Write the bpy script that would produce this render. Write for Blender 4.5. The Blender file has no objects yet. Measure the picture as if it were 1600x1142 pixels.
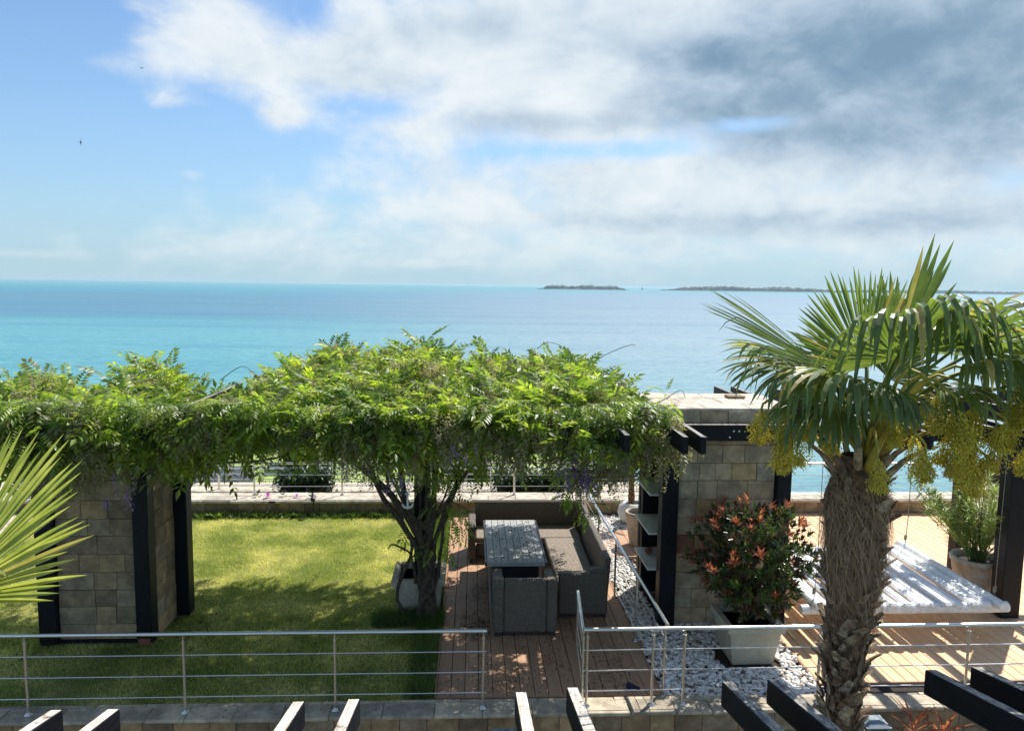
import bpy, bmesh, math, random
import numpy as np
from mathutils import Vector, Matrix, noise
random.seed(7); RNG = np.random.default_rng(7)
SC = bpy.context.scene; COL = SC.collection
PI = math.pi; R = math.radians; U = random.uniform

# ------------------------------------------------------------------ camera
F_PX = 1180.0; YAW = R(3.0); PITCH = R(6.05); ROLL = R(0.75)
EYE = Vector((0, 0, 4.5))
c_f = Vector((math.sin(YAW)*math.cos(PITCH), math.cos(YAW)*math.cos(PITCH), -math.sin(PITCH)))
c_r0 = Vector((math.cos(YAW), -math.sin(YAW), 0)); c_u0 = c_r0.cross(c_f)
c_r = c_r0*math.cos(ROLL) + c_u0*math.sin(ROLL); c_u = -c_r0*math.sin(ROLL) + c_u0*math.cos(ROLL)
cam = bpy.data.cameras.new('camera'); cam_o = bpy.data.objects.new('camera', cam); COL.objects.link(cam_o)
m = Matrix((c_r, c_u, -c_f)).transposed().to_4x4(); m.translation = EYE
cam_o.matrix_world = m
cam.sensor_fit = 'HORIZONTAL'; cam.sensor_width = 36.0; cam.lens = 36.0*F_PX/1600.0
cam.clip_start = 0.1; cam.clip_end = 120000
SC.camera = cam_o

# ------------------------------------------------------------------ light
SUN_AZ = R(41.5); SUN_EL = R(52)
sun = bpy.data.lights.new('sun', 'SUN'); sun.energy = 4.1; sun.angle = R(0.53); sun.color = (1.0, 0.955, 0.88)
so = bpy.data.objects.new('sun', sun); COL.objects.link(so)
sdir = Vector((math.sin(SUN_AZ)*math.cos(SUN_EL), math.cos(SUN_AZ)*math.cos(SUN_EL), math.sin(SUN_EL)))
so.rotation_euler = sdir.to_track_quat('Z', 'Y').to_euler(); so.location = sdir*60
SC.view_settings.view_transform = 'Standard'; SC.view_settings.look = 'None'
SC.view_settings.exposure = 0.75; SC.view_settings.gamma = 1.0
try: SC.view_settings.use_curve_mapping = False
except Exception: pass

# ------------------------------------------------------------------ node helper
class NT:
    def __init__(s, nt): s.nt = nt; nt.nodes.clear()
    def new(s, t, **k):
        n = s.nt.nodes.new(t)
        for a, b in k.items(): setattr(n, a, b)
        return n
    def put(s, sock, v):
        if v is None: return
        if isinstance(v, bpy.types.NodeSocket): s.nt.links.new(v, sock)
        else:
            if sock.type == 'RGBA' and not isinstance(v, (int, float)) and len(v) == 3: v = (*v, 1)
            sock.default_value = v
    def m(s, op, a, b=None, c=None, clamp=False):
        n = s.new('ShaderNodeMath', operation=op, use_clamp=clamp); s.put(n.inputs[0], a); s.put(n.inputs[1], b); s.put(n.inputs[2], c); return n.outputs[0]
    def vm(s, op, a, b=None, out=0):
        n = s.new('ShaderNodeVectorMath', operation=op); s.put(n.inputs[0], a)
        if op == 'SCALE': s.put(n.inputs['Scale'], b)
        else: s.put(n.inputs[1], b)
        return n.outputs[out]
    def mix(s, f, a, b, blend='MIX'):
        n = s.new('ShaderNodeMix', data_type='RGBA', blend_type=blend); s.put(n.inputs[0], f); s.put(n.inputs[6], a); s.put(n.inputs[7], b); return n.outputs[2]
    def noise(s, vec=None, scale=5, detail=4, rough=.55, dist=0, out=0, lac=2.0):
        n = s.new('ShaderNodeTexNoise'); s.put(n.inputs['Vector'], vec)
        s.put(n.inputs['Scale'], scale); s.put(n.inputs['Detail'], detail); s.put(n.inputs['Roughness'], rough); s.put(n.inputs['Distortion'], dist); s.put(n.inputs['Lacunarity'], lac)
        return n.outputs[out]
    def vor(s, vec=None, scale=5, feature='F1', out='Distance'):
        n = s.new('ShaderNodeTexVoronoi', feature=feature); s.put(n.inputs['Vector'], vec); s.put(n.inputs['Scale'], scale); return n.outputs[out]
    def ramp(s, f, stops, interp='LINEAR'):
        n = s.new('ShaderNodeValToRGB'); cr = n.color_ramp; cr.interpolation = interp
        while len(cr.elements) < len(stops): cr.elements.new(0.5)
        for e, (p, c) in zip(cr.elements, stops):
            e.position = p
            if isinstance(c, (int, float)): c = (c, c, c)
            e.color = (*c, 1)
        s.put(n.inputs[0], f); return n.outputs[0]
    def rng(s, f, a, b, c=0, d=1, smooth=True):
        n = s.new('ShaderNodeMapRange', interpolation_type='SMOOTHSTEP' if smooth else 'LINEAR'); s.put(n.inputs[0], f)
        for i, v in enumerate((a, b, c, d)): s.put(n.inputs[1+i], v)
        return n.outputs[0]
    def sep(s, v): n = s.new('ShaderNodeSeparateXYZ'); s.put(n.inputs[0], v); return n.outputs
    def comb(s, x, y, z): n = s.new('ShaderNodeCombineXYZ'); s.put(n.inputs[0], x); s.put(n.inputs[1], y); s.put(n.inputs[2], z); return n.outputs[0]
    def bump(s, h, strength=.3, dist=.01): n = s.new('ShaderNodeBump'); s.put(n.inputs['Height'], h); s.put(n.inputs['Strength'], strength); s.put(n.inputs['Distance'], dist); return n.outputs[0]
    def pos(s): return s.new('ShaderNodeNewGeometry').outputs['Position']
    def obj(s): return s.new('ShaderNodeTexCoord').outputs['Object']
    def orand(s): return s.new('ShaderNodeObjectInfo').outputs['Random']
    def irand(s): return s.new('ShaderNodeNewGeometry').outputs['Random Per Island']
    def pb(s, col, rough=.7, metal=0, spec=.4, normal=None, **k):
        n = s.new('ShaderNodeBsdfPrincipled'); s.put(n.inputs['Base Color'], col); s.put(n.inputs['Roughness'], rough); s.put(n.inputs['Metallic'], metal)
        s.put(n.inputs['Specular IOR Level'], spec)
        if normal is not None: s.put(n.inputs['Normal'], normal)
        for a, b in k.items(): s.put(n.inputs[a], b)
        return n.outputs[0]
    def out(s, sh, kind='ShaderNodeOutputMaterial'):
        o = s.new(kind); s.nt.links.new(sh, o.inputs['Surface'])

def mat(name):
    mt = bpy.data.materials.new(name); mt.use_nodes = True; return mt, NT(mt.node_tree)

# ------------------------------------------------------------------ world: Nishita + clouds
def px_dir(x, y):
    d = c_f + c_r*((x-800)/F_PX) - c_u*((y-571)/F_PX); d.normalize(); return d
def px_azel(x, y): d = px_dir(x, y); return math.atan2(d.x, d.y), math.asin(d.z)
W = bpy.data.worlds.new('World'); SC.world = W; W.use_nodes = True
g = NT(W.node_tree)
sky = g.new('ShaderNodeTexSky', sky_type='NISHITA'); sky.sun_disc = False; sky.sun_elevation = SUN_EL; sky.sun_rotation = SUN_AZ
sky.air_density = 1.0; sky.dust_density = 0.6; sky.ozone_density = 1.6; sky.altitude = 20
dirv = g.vm('NORMALIZE', g.new('ShaderNodeTexCoord').outputs['Generated'])
sx = g.sep(dirv)
az = g.m('ARCTAN2', sx[0], sx[1]); el = g.m('ARCSINE', sx[2])
elp = g.m('MAXIMUM', sx[2], 0.0)
inv = g.m('DIVIDE', 1.0, g.m('ADD', elp, .55))
pl = g.vm('SCALE', g.comb(sx[0], sx[1], 0.35), inv)
wv = g.noise(pl, 3.0, 4, .55, out=1)
plw = g.vm('ADD', pl, g.vm('SCALE', g.vm('SUBTRACT', wv, (.5, .5, .5)), .16))
n1 = g.noise(plw, 4.6, 12, .55)
n2 = g.noise(g.vm('ADD', plw, (3.1, 7.7, 1.3)), 12.0, 9, .58)
nz = g.m('ADD', g.m('MULTIPLY', g.m('SUBTRACT', n1, .5), 1.35), g.m('MULTIPLY', g.m('SUBTRACT', n2, .5), .75))
def blobs(lst):
    tot = None
    for (px, py, rx, ry, w) in lst:
        a0, e0 = px_azel(px, py)
        du = g.m('DIVIDE', g.m('SUBTRACT', az, a0), rx/F_PX); dv = g.m('DIVIDE', g.m('SUBTRACT', el, e0), ry/F_PX)
        q = g.m('MULTIPLY', g.m('EXPONENT', g.m('MULTIPLY', g.m('ADD', g.m('MULTIPLY', du, du), g.m('MULTIPLY', dv, dv)), -1.0)), w)
        tot = q if tot is None else g.m('ADD', tot, q)
    return tot
cov = blobs([(290, 50, 150, 75, .50), (400, 105, 70, 35, .25), (150, 95, 70, 16, .26), (560, 95, 120, 60, .42), (700, 40, 150, 60, .40), (930, 40, 200, 60, .40), (900, 150, 210, 62, .62),
             (1420, 90, 370, 150, .95), (1120, 60, 140, 60, .35), (1230, 245, 330, 38, .38), (640, 225, 120, 40, .36), (850, 295, 330, 42, .38), (440, 183, 45, 22, .30), (255, 160, 40, 18, .22), (300, 272, 30, 8, .25),
             (1450, 345, 420, 34, .50), (1000, 345, 320, 26, .36), (700, 390, 500, 30, .20), (500, 330, 260, 50, .12), (60, 398, 60, 7, .45), (640, 412, 80, 7, .40), (440, 183, 40, 20, .35), (255, 160, 35, 15, .25),
             (20, 180, 180, 190, -.55), (60, 20, 90, 50, -.45), (330, 215, 210, 60, -.38), (560, 165, 60, 18, -.35), (930, 236, 200, 17, -.62), (1180, 192, 75, 15, -.50), (480, 20, 40, 50, -.35)])
dk = blobs([(1430, 95, 340, 125, 1.20), (1130, 110, 110, 50, .28), (880, 192, 180, 17, .60), (560, 105, 110, 38, .42), (760, 45, 120, 25, .28), (1420, 348, 330, 22, .50), (1020, 345, 260, 16, .30), (700, 352, 100, 8, .3), (1250, 215, 100, 22, .35), (1540, 250, 100, 40, .4), (900, 120, 190, 30, -.25), (300, 60, 120, 50, -.1)])
den = g.m('ADD', g.m('ADD', nz, cov), -.06)
alpha = g.rng(den, -.22, .50, 0, 1)
up1 = g.vm('SCALE', g.comb(sx[0], sx[1], 0.35), g.m('DIVIDE', 1.0, g.m('ADD', elp, .60)))
uw = g.vm('ADD', up1, g.vm('SCALE', g.vm('SUBTRACT', wv, (.5, .5, .5)), .16))
n3 = g.m('ADD', g.m('MULTIPLY', g.noise(uw, 4.6, 12, .55), 1.35), g.m('MULTIPLY', g.noise(g.vm('ADD', uw, (3.1, 7.7, 1.3)), 12.0, 9, .58), .95))
n0 = g.m('ADD', g.m('MULTIPLY', n1, 1.35), g.m('MULTIPLY', n2, .95))
relief = g.m('MULTIPLY', g.m('SUBTRACT', n3, n0), .85)
dark = g.rng(g.m('ADD', g.m('ADD', g.m('ADD', g.m('MULTIPLY', g.m('SUBTRACT', den, .30), .26), g.m('MULTIPLY', dk, .80)), relief), .08), -.05, 1.25, 0, 1, False)
ccol = g.ramp(dark, [(0, (.86, .92, .95)), (.26, (.72, .81, .88)), (.62, (.45, .57, .70)), (.85, (.27, .40, .525)), (1, (.21, .33, .46))])
cl10 = g.vm('SCALE', ccol, 6.0)
skyc = g.mix(1.0, sky.outputs[0], (.66, .80, .96), 'MULTIPLY')
hz = g.m('EXPONENT', g.m('MULTIPLY', elp, -6.0))
skyc = g.mix(g.m('MULTIPLY', hz, .85), skyc, (2.35, 3.75, 4.75))
fin = g.mix(g.m('MULTIPLY', alpha, .97), skyc, cl10)
hz2 = g.m('EXPONENT', g.m('MULTIPLY', elp, -20.0))
fin = g.mix(g.m('MULTIPLY', hz2, .8), fin, (3.0, 4.15, 4.75))
bg = g.new('ShaderNodeBackground'); g.put(bg.inputs[0], fin); bg.inputs[1].default_value = 0.1
g.out(bg.outputs[0], 'ShaderNodeOutputWorld')

# ------------------------------------------------------------------ mesh / object helpers
def link(o): COL.objects.link(o); return o
def obj(name, me, mt=None, parent=None, kind=None, label=None, smooth=False):
    if mt is not None and not len(me.materials):
        for q in (mt if isinstance(mt, (list, tuple)) else [mt]): me.materials.append(q)
    o = link(bpy.data.objects.new(name, me))
    if parent is not None:
        o.parent = parent; o.matrix_parent_inverse = Matrix.Translation(-Vector(parent.location)) if parent.type == 'EMPTY' else parent_inv(parent)
    if kind: o['kind'] = kind
    if label: o['label'] = label
    if smooth: me.polygons.foreach_set('use_smooth', [True]*len(me.polygons))
    return o
def parent_inv(p):
    M = Matrix(p.matrix_basis); q = p
    while q.parent is not None:
        M = q.parent.matrix_basis @ q.matrix_parent_inverse @ M if q is p else M; q = q.parent
    return M.inverted() if False else Matrix.Identity(4)
def thing(name, label, cat, loc=(0, 0, 0), group=None, rz=0):
    o = link(bpy.data.objects.new(name, None)); o.location = loc; o.rotation_euler.z = rz; o.empty_display_size = .1
    o['label'] = label; o['category'] = cat
    if group: o['group'] = group
    return o
def tag(o, label, cat, group=None, kind=None):
    o['label'] = label
    if cat: o['category'] = cat
    if group: o['group'] = group
    if kind: o['kind'] = kind
    return o

class MB:
    def __init__(s): s.v = []; s.f = []; s.mi = []
    def add(s, vs, fs, mi=0):
        b = len(s.v); s.v += [tuple(v) for v in vs]; s.f += [tuple(b+i for i in f) for f in fs]; s.mi += [mi]*len(fs)
    def box(s, x0, x1, y0, y1, z0, z1, topmi=0):
        s.add([(x0,y0,z0),(x1,y0,z0),(x1,y1,z0),(x0,y1,z0),(x0,y0,z1),(x1,y0,z1),(x1,y1,z1),(x0,y1,z1)],
              [(0,3,2,1),(0,1,5,4),(1,2,6,5),(2,3,7,6),(3,0,4,7)]); s.add([(x0,y0,z1),(x1,y0,z1),(x1,y1,z1),(x0,y1,z1)], [(0,1,2,3)], topmi)
    def cbox(s, x0, x1, y0, y1, z0, z1, c=.004, M=None, tmi=0):
        vs = []
        for (sx_, X) in ((-1, (x0, x1)), (1, (x0, x1))): pass
        X = (x0, x1); Y = (y0, y1); Zs = (z0, z1); idx = {}
        for i in (0, 1):
            for j in (0, 1):
                for k in (0, 1):
                    for a in range(3):
                        p = [X[i] + (c if i == 0 else -c), Y[j] + (c if j == 0 else -c), Zs[k] + (c if k == 0 else -c)]
                        p[a] = (X, Y, Zs)[a][(i, j, k)[a]]
                        idx[(i, j, k, a)] = len(vs); vs.append(Vector(p))
        fs = []
        for a in range(3):
            for e in (0, 1):
                o1, o2 = [(1, 2), (2, 0), (0, 1)][a]
                q = []
                for (p, r_) in ((0, 0), (1, 0), (1, 1), (0, 1)):
                    t = [0, 0, 0]; t[a] = e; t[o1] = p; t[o2] = r_; q.append(idx[(*t, a)])
                fs.append(tuple(q if e else q[::-1]))
        ctr = Vector(((x0+x1)/2, (y0+y1)/2, (z0+z1)/2))
        def orient(q):
            a_, b_, c_ = vs[q[0]], vs[q[1]], vs[q[2]]; n_ = (b_-a_).cross(c_-a_); cc = sum((vs[i] for i in q), Vector())/len(q)
            return q if n_.dot(cc-ctr) > 0 else q[::-1]
        for a in range(3):
            o1, o2 = [(1, 2), (2, 0), (0, 1)][a]
            for e1 in (0, 1):
                for e2 in (0, 1):
                    def T(v): t = [0, 0, 0]; t[a] = v; t[o1] = e1; t[o2] = e2; return tuple(t)
                    q = (idx[(*T(0), o1)], idx[(*T(1), o1)], idx[(*T(1), o2)], idx[(*T(0), o2)]); fs.append(tuple(orient(q)))
        for i in (0, 1):
            for j in (0, 1):
                for k in (0, 1): fs.append(tuple(orient(tuple(idx[(i, j, k, a)] for a in range(3)))))
        if M is not None: vs = [M @ v for v in vs]
        b = len(s.v); s.add(vs, fs)
        if tmi:
            s.mi[len(s.f)-len(fs)+5] = tmi
    def tube(s, pts, rad, n=8, cap=True, mi=0):
        pts = [Vector(p) for p in pts]; rs = rad if isinstance(rad, (list, tuple)) else [rad]*len(pts)
        b = len(s.v); up = None; fs = []
        for i, p in enumerate(pts):
            t = (pts[min(i+1, len(pts)-1)] - pts[max(i-1, 0)]).normalized()
            if up is None: up = Vector((0, 0, 1)) if abs(t.z) < .9 else Vector((1, 0, 0))
            a = t.cross(up).normalized(); up = a.cross(t).normalized()
            for k in range(n):
                an = 2*PI*k/n; s.v.append(tuple(p + (a*math.cos(an) + up*math.sin(an))*rs[i]))
        for i in range(len(pts)-1):
            for k in range(n):
                k2 = (k+1) % n; fs.append((b+i*n+k, b+(i+1)*n+k, b+(i+1)*n+k2, b+i*n+k2))
        if cap: fs.append(tuple(b+k for k in range(n))); fs.append(tuple(b+(len(pts)-1)*n+k for k in range(n-1, -1, -1)))
        s.f += fs; s.mi += [mi]*len(fs)
    def lathe(s, prof, n=24, c=(0, 0, 0), jit=0, close=True):
        b = len(s.v); fs = []
        for (r, z) in prof:
            for k in range(n):
                an = 2*PI*k/n; rr = r*(1+U(-jit, jit)); s.v.append((c[0]+rr*math.cos(an), c[1]+rr*math.sin(an), c[2]+z))
        for i in range(len(prof)-1):
            for k in range(n):
                k2 = (k+1) % n; fs.append((b+i*n+k, b+i*n+k2, b+(i+1)*n+k2, b+(i+1)*n+k))
        s.f += fs; s.mi += [0]*len(fs)
    def frustum(s, c, w0, d0, w1, d1, z0, z1):
        x, y = c
        s.add([(x-w0,y-d0,z0),(x+w0,y-d0,z0),(x+w0,y+d0,z0),(x-w0,y+d0,z0),(x-w1,y-d1,z1),(x+w1,y-d1,z1),(x+w1,y+d1,z1),(x-w1,y+d1,z1)],
              [(0,3,2,1),(4,5,6,7),(0,1,5,4),(1,2,6,5),(2,3,7,6),(3,0,4,7)])
    def mesh(s, name):
        me = bpy.data.meshes.new(name); me.from_pydata(s.v, [], s.f)
        if any(s.mi): me.polygons.foreach_set('material_index', s.mi)
        me.update(); return me
    def build(s, name, mt, parent=None, smooth=False, **k): return obj(name, s.mesh(name), mt, parent, smooth=smooth, **k)

def npmesh(name, V, Fc):
    me = bpy.data.meshes.new(name); V = np.asarray(V, dtype=np.float32); Fc = np.asarray(Fc, dtype=np.int32); k = Fc.shape[1]
    me.vertices.add(len(V)); me.vertices.foreach_set('co', V.ravel()); me.loops.add(Fc.size); me.loops.foreach_set('vertex_index', Fc.ravel())
    me.polygons.add(len(Fc)); me.polygons.foreach_set('loop_start', np.arange(len(Fc), dtype=np.int32)*k)
    me.update(calc_edges=True); return me
def basis(fwd, up):
    fwd = fwd/np.maximum(np.linalg.norm(fwd, axis=1, keepdims=True), 1e-6)
    s_ = np.cross(up, fwd); s_ /= np.maximum(np.linalg.norm(s_, axis=1, keepdims=True), 1e-6); u_ = np.cross(fwd, s_)
    return np.stack([fwd, s_, u_], axis=2)          # columns: x=fwd y=side z=up
def scatter(tv, tf, M, P, S):
    tv = np.asarray(tv, float); tf = np.asarray(tf); N = len(P)
    V = np.einsum('nij,vj->nvi', M, tv)*np.asarray(S).reshape(N, 1, 1) + P[:, None, :]
    Fc = tf[None] + (np.arange(N)*len(tv))[:, None, None]
    return V.reshape(-1, 3), Fc.reshape(-1, tf.shape[1])
def cat(parts):
    V = []; Fc = []; b = 0
    for v, f in parts: V.append(v); Fc.append(f+b); b += len(v)
    return np.concatenate(V), np.concatenate(Fc)
def tomesh(tv, tf, name): return npmesh(name, tv, tf)
def nz3(x, y, z=0): return noise.noise(Vector((x, y, z)))

# ------------------------------------------------------------------ materials
def stone_mat(name, stops, grain=1.0, bumpd=.006, spec=.25, pale=.0, rough=.85):
    mt, g = mat(name); p = g.pos(); r = g.orand()
    off = g.vm('ADD', p, g.vm('SCALE', g.comb(r, g.m('MULTIPLY', r, 3.7), g.m('MULTIPLY', r, 7.3)), 20.0))
    base = g.ramp(r, stops, 'CONSTANT')
    a = g.noise(off, 6*grain, 6, .65); b = g.noise(off, 45*grain, 5, .7)
    c = g.mix(g.rng(a, .35, .7), g.mix(1.0, base, (.62, .60, .58), 'MULTIPLY'), g.mix(1.0, base, (1.18, 1.15, 1.08), 'MULTIPLY'))
    c = g.mix(g.m('MULTIPLY', g.rng(b, .45, .75), .35), c, g.mix(1.0, base, (1.45, 1.4, 1.3), 'MULTIPLY'))
    c = g.mix(g.m('MULTIPLY', g.rng(g.noise(p, 1.7, 5, .6), .55, .75), .4), c, (.07, .06, .045))
    h = g.m('ADD', g.m('MULTIPLY', a, 1.0), g.m('MULTIPLY', b, .5))
    g.out(g.pb(c, rough, spec=spec, normal=g.bump(h, .8, bumpd))); return mt
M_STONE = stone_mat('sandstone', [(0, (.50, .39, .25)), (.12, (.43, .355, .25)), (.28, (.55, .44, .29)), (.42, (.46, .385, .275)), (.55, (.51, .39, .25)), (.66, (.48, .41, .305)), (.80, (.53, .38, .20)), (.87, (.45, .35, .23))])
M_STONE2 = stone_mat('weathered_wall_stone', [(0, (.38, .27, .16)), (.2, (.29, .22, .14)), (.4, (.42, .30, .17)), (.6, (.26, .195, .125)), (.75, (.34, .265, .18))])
M_COPE = stone_mat('coping_slab', [(0, (.50, .435, .33)), (.25, (.41, .36, .28)), (.5, (.54, .465, .35)), (.75, (.45, .385, .29)), (.9, (.37, .33, .26))], spec=.3, rough=.7)
M_COPE2 = stone_mat('pale_terrace_slab', [(0, (.62, .55, .44)), (.3, (.55, .49, .40)), (.6, (.66, .59, .48)), (.85, (.53, .48, .40))], spec=.3, rough=.7)
def simple(name, col, rough=.7, metal=0, spec=.4, nscale=20, var=.25, bumpd=.002, bs=.4):
    mt, g = mat(name); p = g.pos(); a = g.noise(p, nscale, 6, .6)
    d = tuple(c*(1-var) for c in col); l = tuple(min(1, c*(1+var)) for c in col)
    g.out(g.pb(g.mix(g.rng(a, .3, .7), d, l), rough, metal, spec, g.bump(a, bs, bumpd))); return mt
M_MORTAR = simple('mortar', (.22, .19, .15), .95, nscale=40)
M_SOIL = simple('potting_soil', (.04, .032, .025), .95, nscale=60, var=.5, bumpd=.02)
M_EARTH = simple('earth', (.12, .10, .06), .95, nscale=3, var=.4)
M_BLACK, g = mat('black_stained_wood')
p = g.obj(); gr = g.noise(g.vm('MULTIPLY', p, (40, 3, 40)), 1.0, 5, .6)
g.out(g.pb(g.mix(g.rng(gr, .4, .75), (.0045, .0055, .009), (.014, .015, .019)), .5, spec=.22, normal=g.bump(gr, .5, .003)))
M_TIMBER, g = mat('pale_timber')
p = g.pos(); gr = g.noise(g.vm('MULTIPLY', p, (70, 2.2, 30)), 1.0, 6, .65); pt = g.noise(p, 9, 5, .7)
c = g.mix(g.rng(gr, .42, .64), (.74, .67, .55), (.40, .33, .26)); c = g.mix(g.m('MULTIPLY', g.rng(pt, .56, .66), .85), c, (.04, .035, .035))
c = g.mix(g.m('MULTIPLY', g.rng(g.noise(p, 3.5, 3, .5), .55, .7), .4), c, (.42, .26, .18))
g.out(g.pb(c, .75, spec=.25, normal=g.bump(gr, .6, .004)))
M_TIMBER2, g = mat('grey_timber')
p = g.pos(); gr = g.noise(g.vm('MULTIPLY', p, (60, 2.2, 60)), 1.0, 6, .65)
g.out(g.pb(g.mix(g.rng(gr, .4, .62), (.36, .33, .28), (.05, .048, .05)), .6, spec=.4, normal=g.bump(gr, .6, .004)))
def deck_mat(name, a, b, c_):
    mt, g = mat(name); p = g.pos(); r = g.orand()
    off = g.vm('ADD', p, g.vm('SCALE', g.comb(r, 0, r), 11.0))
    gr = g.noise(g.vm('MULTIPLY', off, (60, 1.2, 60)), 1.0, 5, .6)
    base = g.mix(r, a, b); c = g.mix(g.m('MULTIPLY', g.rng(gr, .4, .68), .55), base, c_)
    st = g.noise(p, 2.0, 6, .65); c = g.mix(g.m('MULTIPLY', g.rng(st, .52, .72), .35), c, (.16, .10, .06))
    gx = g.m('SINE', g.m('MULTIPLY', g.sep(p)[0], 2*PI/.0125))
    g.out(g.pb(c, .62, spec=.35, normal=g.bump(g.m('ADD', g.m('MULTIPLY', gx, .12), gr), .35, .003))); return mt
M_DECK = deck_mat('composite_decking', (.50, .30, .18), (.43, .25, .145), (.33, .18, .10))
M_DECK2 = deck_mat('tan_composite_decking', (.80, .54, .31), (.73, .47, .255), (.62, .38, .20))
M_STEEL, g = mat('brushed_steel')
a = g.noise(g.vm('MULTIPLY', g.pos(), (3, 3, 60)), 2.0, 4, .5)
g.out(g.pb((.66, .65, .62), g.rng(a, .2, .8, .22, .42), 1.0))
def wicker(name, c1, c2, pu=.030, pv=.0135):
    mt, g = mat(name); p = g.sep(g.obj()); ge = g.new('ShaderNodeNewGeometry'); n = g.sep(ge.outputs['True Normal'])
    ax = g.m('GREATER_THAN', g.m('ABSOLUTE', n[0]), .6); az_ = g.m('GREATER_THAN', g.m('ABSOLUTE', n[2]), .6)
    u = g.m('ADD', g.m('MULTIPLY', p[0], g.m('SUBTRACT', 1, ax)), g.m('MULTIPLY', p[1], ax))
    v = g.m('ADD', g.m('MULTIPLY', p[2], g.m('SUBTRACT', 1, az_)), g.m('MULTIPLY', p[1], az_))
    su = g.m('MULTIPLY', u, 2*PI/pu); rowi = g.m('FLOOR', g.m('DIVIDE', v, pv))
    ph = g.m('MULTIPLY', rowi, PI); w1 = g.m('MULTIPLY_ADD', g.m('SINE', g.m('ADD', su, ph)), .5, .5)
    w2 = g.m('ABSOLUTE', g.m('SINE', g.m('MULTIPLY', v, PI/pv)))
    h = g.m('MULTIPLY', w1, g.m('POWER', w2, .6)); nn = g.noise(g.obj(), 35, 4, .6)
    c = g.mix(g.rng(h, .05, .7), c1, c2); c = g.mix(g.m('MULTIPLY', g.rng(nn, .45, .8), .4), c, tuple(x*1.5 for x in c2))
    g.out(g.pb(c, .55, spec=.35, normal=g.bump(h, 1.0, .006))); return mt
M_WICK = wicker('taupe_wicker', (.055, .044, .034), (.215, .175, .135), .034, .016)
M_WICKD = wicker('dark_wicker', (.012, .012, .015), (.055, .055, .06))
M_WICKP = wicker('pale_wicker_seat', (.10, .075, .055), (.46, .38, .30), .020, .05)
M_FRAME = simple('dark_metal_frame', (.035, .035, .038), .45)
M_SLAT = simple('grey_composite_slat', (.36, .36, .345), .55, nscale=30, var=.15)
M_WHITEP = simple('white_painted_bamboo', (.80, .80, .78), .45, nscale=14, var=.12, bumpd=.004)
M_SHELF = simple('white_shelf_paint', (.70, .71, .68), .5, nscale=10, var=.15)
M_ROPE = simple('rope', (.28, .23, .17), .9)
M_PLASTIC = simple('grey_lantern_metal', (.16, .20, .23), .5)
M_GLASSY = simple('dark_lantern_glass', (.02, .025, .03), .12, spec=.6)
M_CANVAS = simple('white_canvas', (.82, .81, .78), .8, nscale=4, var=.05)
M_WHITE = simple('white_paint', (.78, .78, .76), .6, nscale=6, var=.06)
def pot_mat(name, a, b, dirt):
    mt, g = mat(name); p = g.pos(); n = g.noise(p, 7, 7, .65); n_ = g.noise(p, 30, 6, .7); cr = g.vor(g.vm('ADD', p, g.vm('SCALE', g.noise(p, 5, 4, .6, out=1), .3)), 7, 'DISTANCE_TO_EDGE')
    c = g.mix(g.rng(n, .35, .65), a, b); c = g.mix(g.m('MULTIPLY', g.rng(n_, .5, .7), .6), c, dirt)
    c = g.mix(g.m('MULTIPLY', g.rng(cr, .03, 0), .35), c, dirt)
    g.out(g.pb(c, .85, spec=.2, normal=g.bump(n_, .6, .006))); return mt
M_POT = pot_mat('limewashed_terracotta', (.42, .35, .27), (.55, .49, .40), (.22, .13, .08))
M_POT2 = pot_mat('sand_concrete_planter', (.50, .44, .31), (.58, .52, .39), (.32, .28, .19))
M_POTW = pot_mat('white_plaster_pot', (.68, .66, .60), (.76, .74, .70), (.45, .40, .32))
def leaf_mat(name, dark, mid, light, trans=(.30, .45, .04), tf=.42, nscale=2.2, spec=.45, rough=.42, extra=None, bias=0.0):
    mt, g = mat(name); p = g.pos(); r = g.irand(); n = g.noise(p, nscale, 3, .6)
    f = g.m('ADD', g.m('MULTIPLY', g.rng(n, .3, .7), .60), g.m('MULTIPLY', r, .40)); f = g.m('ADD', f, bias)
    c = g.ramp(f, [(0, dark), (.5, mid), (1, light)])
    if extra: c = g.mix(g.m('MULTIPLY', g.rng(g.m('ADD', g.noise(g.vm('ADD', p, (5, 5, 5)), extra[1], 3, .6), g.m('MULTIPLY', r, .12)), extra[2], extra[2]+.08), .9), c, extra[0])
    tb = g.new('ShaderNodeBsdfTranslucent'); g.put(tb.inputs[0], g.mix(1.0, c, (2.6, 2.7, 1.3), 'MULTIPLY'))
    ms = g.new('ShaderNodeMixShader'); ms.inputs[0].default_value = tf; g.nt.links.new(g.pb(c, rough, spec=spec), ms.inputs[1]); g.nt.links.new(tb.outputs[0], ms.inputs[2])
    g.out(ms.outputs[0]); return mt
M_WIS = leaf_mat('wisteria_leaf', (.040, .082, .018), (.16, .235, .036), (.43, .48, .06), nscale=3.2, extra=((.17, .165, .075), 3.0, .60))
M_FLOW = leaf_mat('faded_wisteria_raceme', (.17, .15, .105), (.30, .27, .18), (.42, .39, .25), tf=.35, spec=.15, rough=.8)
M_PURP = leaf_mat('purple_wisteria_bloom', (.16, .11, .26), (.28, .20, .42), (.42, .33, .55), tf=.3, spec=.15, rough=.7)
M_PALM = leaf_mat('palm_leaf', (.055, .085, .026), (.11, .155, .042), (.19, .24, .065), nscale=5, tf=.30, spec=.55, rough=.42)
M_PALMY = leaf_mat('yellowing_palm_leaf', (.14, .18, .045), (.25, .27, .065), (.43, .41, .13), nscale=5, tf=.38, spec=.6, rough=.35)
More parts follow.
